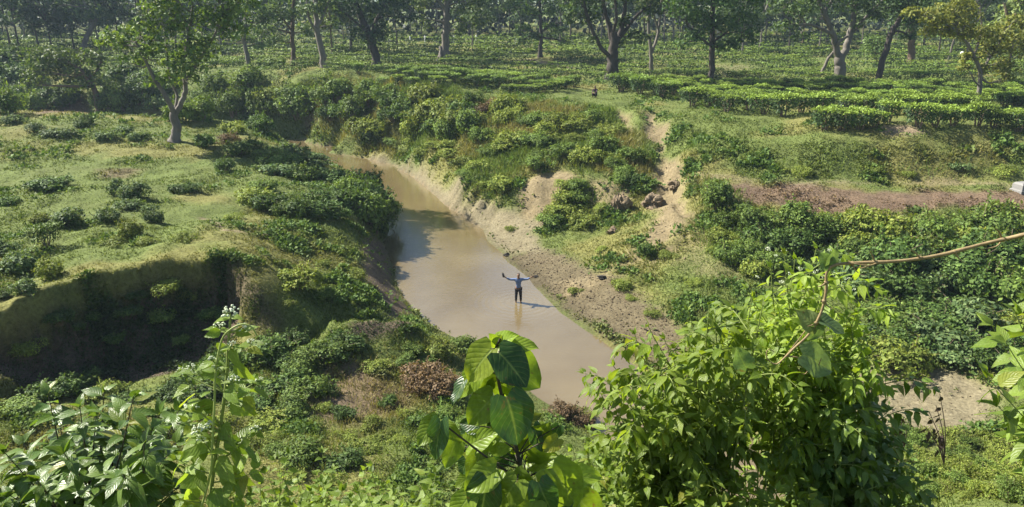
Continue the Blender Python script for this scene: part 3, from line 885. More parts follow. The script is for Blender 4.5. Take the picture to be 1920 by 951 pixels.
px_tree('tall pale tree with buttress roots at the foot of its trunk', (832, 114),
    [([(832,114,0),(835,85,0),(837,50,0),(838,0,0),(842,-80,0),(840,-170,0)], 17, 5), ([(838,20,0),(820,0,-.8),(795,-10,-1)], 8, 3), ([(838,5,0),(860,-15,.8),(885,-25,1)], 8, 3),
     ([(830,95,0),(824,108,-.5),(818,117,-.8)], 9, 5), ([(837,95,0),(843,108,-.4),(848,117,-.6)], 9, 5), ([(826,88,0),(826,105,-.9),(826,117,-1.2)], 6, 4)],
    [(795,15,-1,26),(785,40,-1.2,18),(815,-5,-.6,32),(800,55,-1,13),(865,12,.8,34),(880,45,1,24),(868,62,.8,14),(890,5,1.2,30),(840,-40,0,60),(900,-40,1,44),(780,-40,-1,46),(830,-120,0,62),(885,-110,.8,52),(785,-115,-.8,50),(840,-190,0,56),(870,-235,.4,40),(810,-215,-.4,40)],
    [(.045,.08,.02),(.08,.13,.03),(.14,.18,.04)], 7000, .5, M_BARK_PALE, seed=14, flare=1.5)
px_tree('slim layered tree among the tea left of the big spreading tree', (1013, 108),
    [([(1013,108,0),(1014,70,0),(1013,30,0),(1010,-30,0)], 8, 4), ([(1013,70,0),(1000,60,-1),(980,56,-1)], 4, 2), ([(1014,60,0),(1040,45,1),(1060,42,1)], 4, 2)],
    [(980,55,-1,17,.5),(1000,68,-.5,18,.5),(1030,52,.5,20,.5),(1055,60,1,18,.5),(1060,80,1,14,.5),(990,25,-.5,24,.5),(1040,20,.5,26,.5),(965,12,-1,22,.5),(1010,-15,0,34),(1070,20,1,22,.5),(975,78,-1,11,.5)],
    [(.03,.065,.025),(.055,.105,.03),(.09,.14,.04)], 3000, .42, M_BARK_DARK, seed=15)
px_tree('big dark tree of several spreading boughs rising from the tea behind the knoll', (1147, 149),
    [([(1147,149,0),(1149,120,0),(1150,92,0),(1150,60,0)], 24, 14), ([(1146,110,0),(1128,90,-.8),(1112,60,-1),(1098,20,-1.2),(1085,-30,-1.5)], 8, 5), ([(1150,90,0),(1142,50,.2),(1133,15,.2),(1128,-40,0)], 10, 5),
     ([(1152,90,0),(1165,55,.6),(1172,10,.8),(1176,-50,1)], 11, 5), ([(1155,80,0),(1178,50,1),(1195,28,1.3),(1220,10,1.6)], 8, 4), ([(1148,70,0),(1156,30,-.8),(1150,-30,-1)], 7, 4)],
    [(1085,5,-1.5,32,.6),(1075,35,-1.5,22,.6),(1110,35,-1,22),(1060,-10,-2,30),(1130,-10,0,42),(1180,-15,1,44),(1215,20,1.5,26,.6),(1192,70,1,22,.6),(1180,45,.8,20),(1165,82,.8,14),(1230,-10,2,34),(1110,75,-1,12),(1150,-70,0,70)],
    [(.03,.06,.02),(.06,.105,.03),(.10,.14,.04)], 4600, .45, M_BARK_DARK, seed=16, flare=1.3)
px_tree('thin pale tree with a narrow upright fork right of the big spreading tree', (1221, 137),
    [([(1221,137,0),(1221,105,0),(1218,75,0),(1216,40,0),(1219,-20,0)], 8, 4), ([(1221,100,0),(1232,70,.6),(1238,30,.8),(1242,-30,1)], 6, 3), ([(1236,60,.7),(1225,20,.4),(1228,-30,.4)], 4, 2)],
    [(1215,5,0,22),(1240,0,1,24),(1255,25,1.3,16),(1230,-40,.5,40),(1205,35,-.4,10)],
    [(.06,.09,.04),(.10,.135,.06)], 900, .4, M_BARK_PALE, seed=17, flare=1.2)
px_tree('round dense dark tree on a thin straight dark trunk', (1333, 162),
    [([(1333,162,0),(1334,125,0),(1335,85,0),(1336,30,0),(1336,-40,0)], 12, 7), ([(1335,88,0),(1310,68,-.8),(1290,50,-1)], 5, 3), ([(1335,80,0),(1362,60,.8),(1385,40,1)], 5, 3)],
    [(1285,35,-1,32),(1300,72,-.8,24,.6),(1320,50,-.4,34),(1350,55,.4,36),(1385,45,1,34),(1370,82,.8,22,.6),(1400,72,1,18,.6),(1340,90,0,22,.5),(1280,85,-1,16,.6),(1335,5,0,44),(1395,5,1,34),(1285,0,-1,38),(1340,-60,0,60),(1405,-40,1,36)],
    [(.028,.065,.022),(.05,.10,.028),(.085,.14,.035)], 6200, .38, M_BARK_DARK, seed=18)
px_tree('large pale grey tree with a wide forked trunk and a broken bough', (1572, 152),
    [([(1572,152,0),(1574,130,0),(1574,108,0)], 21, 17), ([(1573,112,0),(1566,80,-.3),(1556,50,-.6),(1543,20,-.9),(1528,-20,-1.2)], 12, 6), ([(1576,112,0),(1588,85,.4),(1594,62,.6),(1602,30,.8),(1606,-30,1)], 13, 7),
     ([(1560,64,-.5),(1535,52,-1),(1515,46,-1.4),(1490,48,-1.8)], 6, 3), ([(1594,66,.6),(1612,45,1.2),(1630,25,1.6),(1655,0,2)], 6, 3), ([(1567,92,-.3),(1575,78,-.8),(1590,68,-1.1)], 6, 4), ([(1545,24,-.9),(1560,0,-.4),(1570,-30,0)], 6, 3),
     ([(1540,140,.8),(1552,112,.6),(1566,94,.2)], 6, 4)],
    [(1500,25,-1.6,30,.5),(1475,50,-2,22,.5),(1530,-5,-1,40),(1590,5,.6,30),(1625,15,1.5,30,.6),(1655,35,2,26,.6),(1505,70,-1.5,16,.5),(1560,-35,0,60),(1640,-30,1.5,50),(1600,45,.8,14),(1470,10,-2,30)],
    [(.035,.07,.025),(.065,.11,.035),(.10,.15,.05)], 4000, .42, M_BARK_PALE, seed=19, flare=1.35)
px_tree('grey tree trunk leaning to the right beside the large forked tree', (1646, 158),
    [([(1646,158,0),(1652,125,0),(1662,90,0),(1676,55,0),(1690,30,0),(1705,-10,0)], 11, 7), ([(1676,58,0),(1692,60,.8),(1706,70,1)], 4, 2)],
    [(1690,20,0,26),(1705,-10,.3,38),(1720,35,.8,22),(1670,15,-.6,22),(1708,72,1,12),(1740,-20,1,34)],
    [(.03,.065,.025),(.055,.10,.03),(.09,.14,.04)], 2200, .42, M_BARK_DARK, seed=20, flare=1.2)
px_tree('yellow-green feathery tree on a thin pale crooked trunk at the right', (1832, 194),
    [([(1832,194,0),(1837,165,0),(1838,140,0),(1832,118,0),(1815,85,-.4),(1795,60,-.8)], 8, 4), ([(1838,140,0),(1855,110,.8),(1872,85,1.2)], 5, 3), ([(1826,105,0),(1840,60,.6),(1838,10,.6)], 4, 2), ([(1835,160,0),(1826,150,-.4),(1822,140,-.5)], 3, 2)],
    [(1720,28,-2,22,.5),(1750,35,-1.6,28,.5),(1780,45,-1.2,30,.5),(1760,65,-1.5,22,.5),(1740,62,-1.5,16,.5),(1800,30,-.8,30,.5),(1815,62,-.5,26,.5),(1845,68,.4,30,.5),(1880,72,1.2,30,.6),(1895,95,1.5,26,.6),(1850,100,.4,24,.6),
     (1822,112,-.2,20,.6),(1885,130,1.5,24,.7),(1850,130,.5,18,.6),(1810,130,-.6,14,.6),(1905,55,1.8,30),(1790,12,-1,28,.5),(1880,150,1.3,16,.6)],
    [(.13,.16,.03),(.19,.215,.04),(.25,.25,.055)], 5600, .30, M_BARK_PALE, seed=21, clump=.24, flare=1.2)
px_tree('straight brown tree trunk with light feathery leaves, left of the paler twin', (549, 124),
    [([(549,124,0),(550,95,0),(548,60,0),(550,20,0),(552,-30,0)], 9, 5), ([(549,60,0),(530,35,-1),(515,20,-1)], 4, 2)],
    [(505,25,-1.2,24,.6),(530,45,-.8,26,.6),(520,75,-.8,18,.6),(555,30,0,28,.6),(545,-10,0,38),(495,60,-1.5,20,.6),(575,60,.5,16,.6)],
    [(.05,.09,.03),(.09,.14,.045),(.12,.17,.06)], 2300, .40, M_BARK_BROWN, seed=22, flare=1.2)
px_tree('pale grey tree leaning slightly left beside the straight brown trunk', (608, 127),
    [([(608,127,0),(604,98,0),(596,60,0),(592,20,0),(590,-30,0)], 13, 7), ([(597,65,0),(580,35,-1),(575,0,-1)], 6, 3), ([(595,50,0),(610,20,.8),(620,-10,1)], 6, 3)],
    [(580,25,-.8,24,.6),(610,15,.6,26,.6),(600,-20,0,40),(570,50,-1,14,.6),(625,45,1,15,.6),(640,-20,1,30)],
    [(.05,.085,.035),(.085,.13,.045),(.12,.16,.06)], 1900, .42, M_BARK_PALE, seed=23, flare=1.3)
px_tree('short light tree with a leaning grey trunk between lone tree and brown trunk', (468, 127),
    [([(468,127,0),(464,105,0),(458,75,0),(460,30,0)], 9, 5)],
    [(455,70,0,20,.6),(480,50,.5,24,.6),(470,20,0,28,.6),(490,85,.6,16,.6),(500,35,1,20,.6),(465,-20,0,34)],
    [(.055,.095,.035),(.09,.145,.05),(.13,.18,.07)], 2000, .42, M_BARK_PALE, seed=24, flare=1.2)
px_tree('pale curved tree trunk forking high at the far left', (160, 100),
    [([(157,100,0),(158,80,0),(168,60,0),(178,40,0),(180,10,0),(178,-40,0)], 9, 5), ([(174,48,0),(165,20,-.8),(150,-10,-1)], 5, 3), ([(180,20,0),(196,0,.8),(205,-20,1)], 4, 2)],
    [(130,40,-1.5,26,.6),(150,10,-1,32,.6),(200,10,1,26,.6),(120,65,-1.6,20,.5),(180,-30,0,50),(100,15,-2,26)],
    [(.03,.06,.03),(.055,.095,.045),(.085,.125,.06)], 2300, .5, M_BARK_PALE, seed=25, flare=1.2)
px_tree('stout brown trunk standing in the tea behind the leaning grey tree', (1708, 119),
    [([(1708,119,0),(1709,95,0),(1710,60,0),(1708,10,0)], 12, 9)],
    [(1690,45,-.5,26,.6),(1725,50,.8,26,.6),(1705,15,0,36,.7),(1745,20,1.5,28,.6),(1700,75,0,14)],
    [(.03,.06,.025),(.05,.09,.03),(.08,.12,.04)], 1800, .45, M_BARK_BROWN, seed=26, flare=1.3)
px_tree('small light green tree in the tea between forked and leaning trunks', (1641, 116),
    [([(1641,117,0),(1642,100,0),(1644,85,0)], 6, 3)],
    [(1632,90,-.4,16,.6),(1650,84,.4,18,.6),(1640,76,0,15,.6),(1655,98,.6,10,.6)],
    [(.06,.11,.03),(.10,.16,.04),(.13,.19,.05)], 800, .38, M_BARK_BROWN, seed=27, flare=1.2)

# ---- background trees: five kinds, copied
def far_tree(i):
    r = np.random.default_rng(500 + i)
    H = (15, 13, 16, 11, 14)[i]; S = (4.6, 3.6, 5.2, 3.4, 4.2)[i]; hb = (.38, .46, .16, .40, .34)[i]
    ln = r.normal(size=2) * .5
    tr = [([(0,0,0),(ln[0]*.4,ln[1]*.4,H*.25),(ln[0],ln[1],H*.55),(ln[0]*.8,ln[1]*.8,H*.85)],   .16, .06)]
    for k in range(3):
        a = r.random() * 6.28
        tr.append(([(ln[0]*.5, ln[1]*.5, H*.34),(math.cos(a)*S*.3, math.sin(a)*S*.3, H*.5),(math.cos(a)*S*.6, math.sin(a)*S*.6, H*.72)], .14, .05))
    bl = []
    for k in range(13):
        a = r.random() * 6.28; q = S * r.random() ** .5
        bl.append((q*math.cos(a), q*math.sin(a), H * (hb + (1 - hb) * r.random() * (1 - .35 * q / S)), 1.2 + r.random(), 1.2 + r.random(), .8 + .7 * r.random()))
    cols = ([(.045,.08,.035),(.08,.125,.045),(.12,.165,.055)], [(.07,.11,.045),(.11,.16,.06),(.15,.20,.08)], [(.03,.055,.028),(.05,.085,.038),(.08,.115,.05)], [(.075,.11,.03),(.12,.165,.045),(.16,.195,.06)], [(.04,.075,.035),(.07,.115,.045),(.105,.15,.055)])[i]
    return tree('', (0, 0, 0), tr, bl, cols, 2300, .55, (M_BARK_DARK, M_BARK_PALE, M_BARK_DARK, M_BARK_BROWN, M_BARK_PALE)[i], seed=510 + i, clump=.3)
FT = [far_tree(i) for i in range(5)]
FLAB = ['dark background shade tree far back among the tea rows', 'pale-trunked airy background tree far back among the tea rows', 'dense very dark background tree far back beyond the tea', 'light green background tree with low crown far back among the tea', 'bluish background tree with spreading crown far back beyond the tea']
hero_px = [(327,0),(187,0),(706,126),(832,114),(1013,108),(1147,149),(1221,137),(1333,162),(1572,152),(1646,158),(1708,119),(549,124),(608,127),(468,127),(160,100)]
rt = np.random.default_rng(77); cnt = [0] * 5; placed = []
listed = [(-10,102,2),(38,100,2),(98,97,2),(140,96,2),(188,99,4),(226,96,2),(268,94,2),(318,96,4),(1730,95,2),(20,92,2),(72,88,2),(8,70,0),(48,78,4),(118,84,2),(205,76,0),(240,72,4),(415,90,4),(440,78,3),(515,84,1),(645,82,4),(660,75,0),(745,85,0),(770,68,1),(790,66,1),(818,68,1),(880,72,2),(886,94,4),(935,68,4),(955,70,0),
          (1050,88,1),(1070,72,4),(1105,70,0),(1245,82,1),(1262,82,1),(1290,82,1),(1275,70,4),(1425,90,1),(1435,78,4),(1480,90,0),(1470,75,2),(1535,96,4),(1550,80,0),(1615,92,1),(1680,86,0),(1760,102,0),(1779,112,1),(1800,84,2),(1808,118,1),(1860,92,0),(1905,100,2),(1890,140,3),(1945,110,2),(1975,90,0),(-30,95,2),(-60,80,0),(1505,82,3),(350,84,0),(300,80,2),(380,74,4)]
for px, py, kd in listed:
    p = hit(px, py); s = .8 + .35 * rt.random(); placed.append((p, kd, s))
for k in range(30):
    Y = 118 + 58 * rt.random(); x = (rt.random() * 2 - 1) * (.78 * Y + 8)
    if any(math.hypot(q[0][0] - x, q[0][1] - Y) < 4 for q in placed): continue
    placed.append((np.array([x, Y, float(ground([x], [Y])[0])]), int(rt.integers(5)), .8 + .6 * rt.random()))
for p, kd, s in placed:
    t = FT[kd]
    if cnt[kd] == 0:
        t.location = p; t.scale = (s, s, s); tag(t, FLAB[kd], None, 'background trees of kind %s' % ('dark', 'airy', 'very dark', 'light green', 'bluish')[kd])
    else:
        copy_tree(t, p, rt.random() * 6.28, s, None, None, sz=s * (.9 + .3 * rt.random()))
    cnt[kd] += 1
# the far wood, one mass
n = 62000; xs = (rt.random(n) * 2 - 1) * 260; ys = 172 + 6 * fbm(xs / 9, xs * 0, 92, 2) + 60 * rt.random(n) ** 1.4; top = 13 + 14 * fbm(xs / 11, ys / 30, 91, 3)
P = np.stack([xs, ys, 5.6 + 1.2 * rt.random(n) + top * rt.random(n) ** .8], 1)
Nn = unit(rand_dirs(n, rt) + np.array([-.3, -.5, .6])); D = unit(np.cross(Nn, rand_dirs(n, rt)))
V, Fq = leaves_geo(P, D, Nn, 1.5 * (.6 + .8 * rt.random(n)), 1.0, fold=.1)
obj('far_wood', mesh_np('far_wood', V, Fq, M_FAR, col=np.repeat(mixcol([(.018,.036,.024),(.036,.062,.036)], n, rt), 4, 0)), kind='stuff')

# ------------------------------------------------------------------ tea
FRONT = np.array([(-200,120),(0,142),(250,152),(420,160),(560,160),(620,166),(700,166),(760,168),(870,160),(930,168),(960,178),(1050,172),(1085,163),(1130,160),(1180,172),(1255,176),(1290,186),(1400,194),(1500,198),(1560,202),(1700,205),(1800,206),(1920,215),(2200,240)], float)
rt = np.random.default_rng(31)
tea = []
Y = 50.0; row = 0
while Y < 178:
    step = 1.02 + .25 * (Y > 90) + .5 * (Y > 130)
    x = -.8 * Y - 6 + rt.random()
    while x < .8 * Y + 6:
        yy = Y + 1.6 * (fbm(np.array([x / 14]), np.array([Y / 9]), 61, 2)[0] - .5) + .14 * rt.normal()
        tea.append((x, yy, row))
        x += step * (.85 + .3 * rt.random())
    Y += (1.8 if row % 4 else 3.6) + .010 * (Y - 50); row += 1
tea = np.array(tea)
tz = ground(tea[:, 0], tea[:, 1])
tpx, tpy = project(np.stack([tea[:, 0], tea[:, 1], tz], 1))
gap = fbm(tea[:, 0] / 9.0, tea[:, 1] / 3.0, 63, 3)
bareT = bil(GBARE, tea[:, 0], tea[:, 1])
keep = (tpy < np.interp(tpx, FRONT[:, 0], FRONT[:, 1])) & (gap < np.where((tpx < 960) & (tea[:, 1] < 118), .70, .60)) & (bareT < .25) & (tpx > -120) & (tpx < 2040) & (rt.random(len(tea)) < .90) & (tz > 5.0)
for hx, hy in hero_px[2:]:
    keep &= ~((np.abs(tpx - hx) < 12) & (np.abs(tpy - hy) < 6))
tea, tz, tpx, tpy = tea[keep], tz[keep], tpx[keep], tpy[keep]
vis = (tpx > -15) & (tpx < 1935)
order = np.argsort(np.where(vis, tea[:, 1], 1e6))
NEAR = order[:250]
def tea_label(px, py, Y):
    if px > 1500 and py > 216: return 'bright flat-topped tea bush in the front rows beside the bare earth patch', 'tea bushes by the bare patch'
    if px > 1640: return 'flat-topped tea bush near the thin crooked yellow-green tree at right', 'tea bushes near the crooked tree'
    if px > 1250 and py > 183: return 'bright flat-topped tea bush in the front rows right of the eroded gully', 'front tea bushes right of the gully'
    if px > 1250: return 'tea bush in the shadow rows between round dark tree and pale forked tree', 'tea bushes below the forked tree'
    if px > 900: return 'clipped tea bush at the edge of the grassy knoll below the big spreading tree', 'tea bushes along the knoll'
    return 'clipped tea bush along the top of the overgrown far bank', 'tea bushes along the far bank top'
FRONTROW = [(1298,199,46),(1334,201,44),(1362,209,46),(1403,206,44),(1432,214,50),(1468,219,52),(1502,213,44),(1536,211,44),(1546,244,54),(1578,245,52),(1612,244,52),(1640,240,42),(1664,229,46),(1722,238,52),(1752,238,48),(1786,236,46),(1832,237,48),(1862,240,44),(1908,247,52),(1590,216,46),(1628,213,46),(1660,214,46),(1700,216,46),(1740,218,44),(1780,214,46),(1820,216,46),(1060,166,26),(1240,182,40),(1262,178,30),(1200,176,44),(1165,172,50)]
ORD = ('first', 'second', 'third', 'fourth', 'fifth', 'sixth', 'seventh', 'eighth')
def front_label(px_, py_):
    for lo, hi, y0, y1, t in ((1285,1540,190,225,'bright tea bush from left in the front hedge right of the gully head'), (1540,1668,226,250,'bright tea bush from left in the nearest hedge, left of the bare earth patch'),
                              (1700,1930,230,252,'tea bush from left in the nearest hedge, right of the bare earth patch'), (1580,1830,205,222,'tea bush from left in the row behind the bare earth patch'), (1000,1284,160,190,'dark clipped tea bush from left along the knoll edge below the spreading tree')):
        if lo < px_ < hi and y0 < py_ < y1:
            k = sorted(q[0] for q in FRONTROW if lo < q[0] < hi and y0 < q[1] < y1).index(px_)
            return ORD[k] + ' ' + t
for px_, py_, w_ in FRONTROW:
    p_ = hit(px_, py_); s_ = w_ * np.linalg.norm(p_ - CAM) / F / 1.4
    bright = px_ > 1285
    plant('tea_young' if bright else 'tea', MK['tea_young' if bright else 'tea'], (p_[0], p_[1], p_[2] - .03), s_, front_label(px_, py_), 'front hedge tea bushes' if bright else 'knoll edge tea bushes', sz=s_ * (.9 + .2 * rt.random()))
for i in NEAR:
    lb, gp = tea_label(tpx[i], tpy[i], tea[i, 1])
    s = .88 + .3 * rt.random()
    yng = gap[keep][i] < .46 or (tpx[i] > 1250 and tpy[i] > 190 and rt.random() < .6)
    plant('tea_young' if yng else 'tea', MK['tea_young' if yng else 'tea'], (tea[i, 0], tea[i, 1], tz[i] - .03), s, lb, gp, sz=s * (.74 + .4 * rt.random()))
rest = np.setdiff1d(np.arange(len(tea)), NEAR)
parts = []
for lo, hi, nl, lf in ((0, 90, 120, .16), (90, 120, 76, .24), (120, 150, 46, .34), (150, 300, 26, .5)):
    ix = rest[(tea[rest, 1] >= lo) & (tea[rest, 1] < hi)]
    if not len(ix): continue
    for yg in (0, 1):
        k = ix[(gap[keep][ix] < .44) == bool(yg)]
        if not len(k): continue
        u = rt.random(len(k))
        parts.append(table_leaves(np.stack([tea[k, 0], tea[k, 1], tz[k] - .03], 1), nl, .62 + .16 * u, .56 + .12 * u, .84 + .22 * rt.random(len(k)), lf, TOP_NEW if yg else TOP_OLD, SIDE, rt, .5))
V, Fq, c = join(*parts)
obj('tea_rows', mesh_np('tea_rows', V, Fq, M_TEA, col=c), kind='stuff')
print('tea', len(tea), 'stuff faces', len(Fq))

# ------------------------------------------------------------------ low growth on the ground: nobody could count it
rt = np.random.default_rng(57)
def cover():
    i, j = np.meshgrid(np.arange(5, len(GY) - 8), np.arange(NU - 1), indexing='ij')
    cx = (gx[i, j] + gx[i + 1, j + 1]) / 2; cy = (gy[i, j] + gy[i + 1, j + 1]) / 2; cz = (GZ[i, j] + GZ[i + 1, j + 1]) / 2
    hx = gx[i, j + 1] - gx[i, j]; hy = gy[i + 1, j] - gy[i, j]
    nx = -(GZ[i, j + 1] - GZ[i, j]) / hx; ny = -(GZ[i + 1, j] - GZ[i, j]) / hy
    nl = np.sqrt(1 + nx * nx + ny * ny)
    vx, vy, vz = CAM[0] - cx, CAM[1] - cy, CAM[2] - cz
    d = np.sqrt(vx * vx + vy * vy + vz * vz)
    cosv = np.clip((nx * vx + ny * vy + vz) / (nl * d), .16, 1)
    px, py = project(np.stack([cx, cy, cz], -1))
    w = hx * hy * nl * cosv / d ** 2
    ok = (px > -140) & (px < 2060) & (py > 70) & (py < 990) & (cy > 4.5) & (cy < 150) & (cz > .06)
    b = (GBARE[i, j]); w = w * ok * np.clip(1 - b * 1.02, .008, 1)
    soil = np.clip(Z_SOIL.reshape(GZ.shape)[i, j], 0, 1)
    w = w * (1 + 0.0 * soil) + ok * soil * .5 * hx * hy * nl * cosv / d ** 2
    w = w * np.where(cy > 85, .6, 1)
    N = 420000
    c = rt.choice(w.size, N, p=(w / w.sum()).ravel())
    i, j = i.ravel()[c], j.ravel()[c]
    x = cx.ravel()[c] + (rt.random(N) - .5) * hx.ravel()[c]; y = cy.ravel()[c] + (rt.random(N) - .5) * hy.ravel()[c]
    z = ground(x, y); dist = d.ravel()[c]
    pa = fbm(x / 6.0, y / 6.0, 31, 4); pb = fbm(x / 2.3, y / 2.3, 71, 4); pc = fbm(x / .8, y / .8, 72, 3)
    dry = bil(GDRY, x, y); so = bil(Z_SOIL.reshape(GZ.shape), x, y)
    turf = sstep(.50, .40, pb)                                   # short grazed turf against taller herbs
    flatland = np.maximum(sstep(3.2, 3.9, z) * (x < -6) * (y < 76), sstep(5.4, 5.8, z) * (y > 45))   # grazed turf of the terrace and the plain
    scarp = bil(zone([(1330,272),(1500,275),(1920,275),(1920,332),(1500,330),(1340,322)], .8, 1.5).reshape(GZ.shape), x, y)
    herb = sstep(.50, .62, pb - .085 * flatland - .03 * scarp) * sstep(.36, .55, pc)
    size = np.clip(.0029 * dist, .042, .26) * (.6 + .8 * rt.random(N)) * (1 - .35 * turf - .25 * flatland + .55 * herb) * (1 + .12 * scarp) * (1 - .45 * dry)
    n2 = 2
    P = np.repeat(np.stack([x, y, z - .01], 1), n2, 0)
    P[:, 2] += np.repeat(herb * rt.random(N) * np.clip(.008 * dist, .12, .22), n2)
    M = N * n2
    hb = np.repeat(herb, n2)[:, None]
    up = np.repeat(.9 - .25 * turf, n2)
    D = rt.normal(size=(M, 3)) * np.array([.6, .6, .25]); D[:, 2] += up * (1 - .5 * hb[:, 0])
    Nn = unit(rt.normal(size=(M, 3)) * .7 + np.array([-.25, -.35, .65]))
    L = np.repeat(size, n2) * (.8 + .4 * rt.random(M))
    asp = .34 + .30 * hb[:, 0]
    V, Fq = leaves_geo(P, D, Nn, L, L * asp, fold=.12, droop=.15)
    def mixp(a, t): 
        a = np.array(a); t = np.clip(t, 0, .9999) * (len(a) - 1); k = t.astype(int); f = (t - k)[:, None]
        return a[k] * (1 - f) + a[k + 1] * f
    t = rt.random(N)
    green = mixp([(.070,.105,.024), (.110,.150,.034), (.150,.180,.042)], t)
    yell = mixp([(.115,.13,.032), (.16,.162,.046), (.215,.195,.072)], t)
    hc = mixp([(.055,.105,.022), (.085,.145,.032), (.125,.185,.042)], t)
    dc = mixp([(.09,.06,.04), (.145,.10,.064), (.21,.155,.095)], t)
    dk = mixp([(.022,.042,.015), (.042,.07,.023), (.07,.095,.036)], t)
    green = green * (1 - .42 * (scarp * sstep(.42, .58, pc))[:, None])
    ky = sstep(.49, .69, pa + .12 * (pc - .5))[:, None]
    col = green * (1 - ky) + yell * ky
    col = col * (1 - herb[:, None]) + hc * herb[:, None]
    col = col * (1 - dry[:, None]) + dc * dry[:, None]
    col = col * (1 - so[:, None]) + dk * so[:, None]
    near_w = sstep(.55, .15, z)[:, None] * .4 * (y < 80)[:, None]
    col = col * (1 - near_w) + mixp([(.12,.10,.05), (.2,.17,.08)], t) * near_w
    col = col * (1 + .15 * rt.normal(size=(N, 1))).clip(.6, 1.5)
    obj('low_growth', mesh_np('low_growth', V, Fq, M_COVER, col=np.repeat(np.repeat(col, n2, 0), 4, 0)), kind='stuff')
cover()

# clods and litter on the mud and the dry bed
def clods():
    N = 4500
    zs = (Z_MUD + .14 * Z_SAND + .12 * Z_CLAY).reshape(GZ.shape)
    i, j = np.meshgrid(np.arange(5, len(GY) - 8), np.arange(NU - 1), indexing='ij')
    hx = gx[i, j + 1] - gx[i, j]; hy = gy[i + 1, j] - gy[i, j]
    w = np.clip(zs[i, j], 0, 1) * hx * hy * (GZ[i, j] > .03) * (gy[i, j] < 75) / np.maximum(gy[i, j], 15) ** 1.0
    c = rt.choice(w.size, N, p=(w / w.sum()).ravel())
    x = gx[i, j].ravel()[c] + rt.random(N) * hx.ravel()[c]; y = gy[i, j].ravel()[c] + rt.random(N) * hy.ravel()[c]
    z = ground(x, y); s = (.018 + .04 * rt.random(N) ** 4) * np.clip(y / 30, .8, 1.3)
    oct_ = np.array([[1,0,0],[0,1,0],[-1,0,0],[0,-1,0],[0,0,.8],[0,0,-.5]])
    V = np.stack([x, y, z], 1)[:, None] + (oct_[None] + .35 * rt.normal(size=(N, 6, 3))) * s[:, None, None]
    f = np.array([[0,1,4],[1,2,4],[2,3,4],[3,0,4],[1,0,5],[2,1,5],[3,2,5],[0,3,5]])
    Fq = (np.arange(N)[:, None, None] * 6 + f[None]).reshape(-1, 3)
    col = mixcol([(.055,.041,.026), (.09,.069,.043), (.135,.106,.07)], N, rt)
    obj('mud_clods', mesh_np('mud_clods', V.reshape(-1, 3), Fq, solid_mat('clod', None, rough=.95, spec=.1, noise=.3, scale=12, bump=0, attr=True), col=np.repeat(col, 6, 0)), kind='stuff')
clods()

# tall grass on the mound, the bluff and the shoulders of the slide
def tall_grass():
    zn = np.maximum.reduce([
        zone([(880,190),(960,190),(1060,205),(1150,212),(1200,260),(1215,320),(1190,345),(1130,335),(1050,320),(980,330),(930,372),(870,360),(850,320),(870,260)], 1.0, 1.5),
        zone([(560,170),(700,165),(860,180),(870,260),(780,290),(700,285),(640,265),(560,240)], 1.0, 1.5) * .8,
        zone([(1300,345),(1360,350),(1420,400),(1420,480),(1370,500),(1320,480),(1300,400)], .6, 1.2) * .8,
        zone([(1280,280),(1500,310),(1920,310),(1920,334),(1500,334),(1270,310)], .6, 1.2) * .12,
        zone([(560,640),(700,650),(860,660),(860,720),(760,860),(600,890),(480,860),(450,720)], .8, 1.6) * .3,
        zone([(1240,480),(1380,470),(1400,560),(1400,640),(1300,640),(1180,560),(1120,500)], .8, 1.6) * .08]).reshape(GZ.shape)
    i, j = np.meshgrid(np.arange(5, len(GY) - 8), np.arange(NU - 1), indexing='ij')
    hx = gx[i, j + 1] - gx[i, j]; hy = gy[i + 1, j] - gy[i, j]
    w = zn[i, j] * hx * hy * (1 - GBARE[i, j]) / np.maximum(gy[i, j], 15) ** 1.3
    N = 46000
    c = rt.choice(w.size, N, p=(w / w.sum()).ravel())
    x = gx[i, j].ravel()[c] + rt.random(N) * hx.ravel()[c]; y = gy[i, j].ravel()[c] + rt.random(N) * hy.ravel()[c]
    k = np.clip(y / 60, .45, 1.2); cl = fbm(x / 1.5, y / 1.5, 81, 3)
    a = rt.random(N) * 6.28; lean = .15 + .6 * rt.random(N)
    D = np.stack([np.cos(a) * lean, np.sin(a) * lean, np.ones(N)], 1)
    V, Fq = leaves_geo(np.stack([x, y, ground(x, y) - .03], 1), D, rand_dirs(N, rt), k * (.22 + .5 * rt.random(N)) * (.5 + cl), .055 * k, fold=.1, droop=.3)
    ye = sstep(.50, .68, fbm(x / 4, y / 4, 83, 3))[:, None]
    col = mixcol([(.09,.14,.028), (.145,.20,.042)], N, rt) * (1 - ye) + mixcol([(.16,.155,.048), (.23,.21,.08)], N, rt) * ye
    obj('tall_grass', mesh_np('tall_grass', V, Fq, M_COVER, col=np.repeat(col, 4, 0)), kind='stuff')
tall_grass()

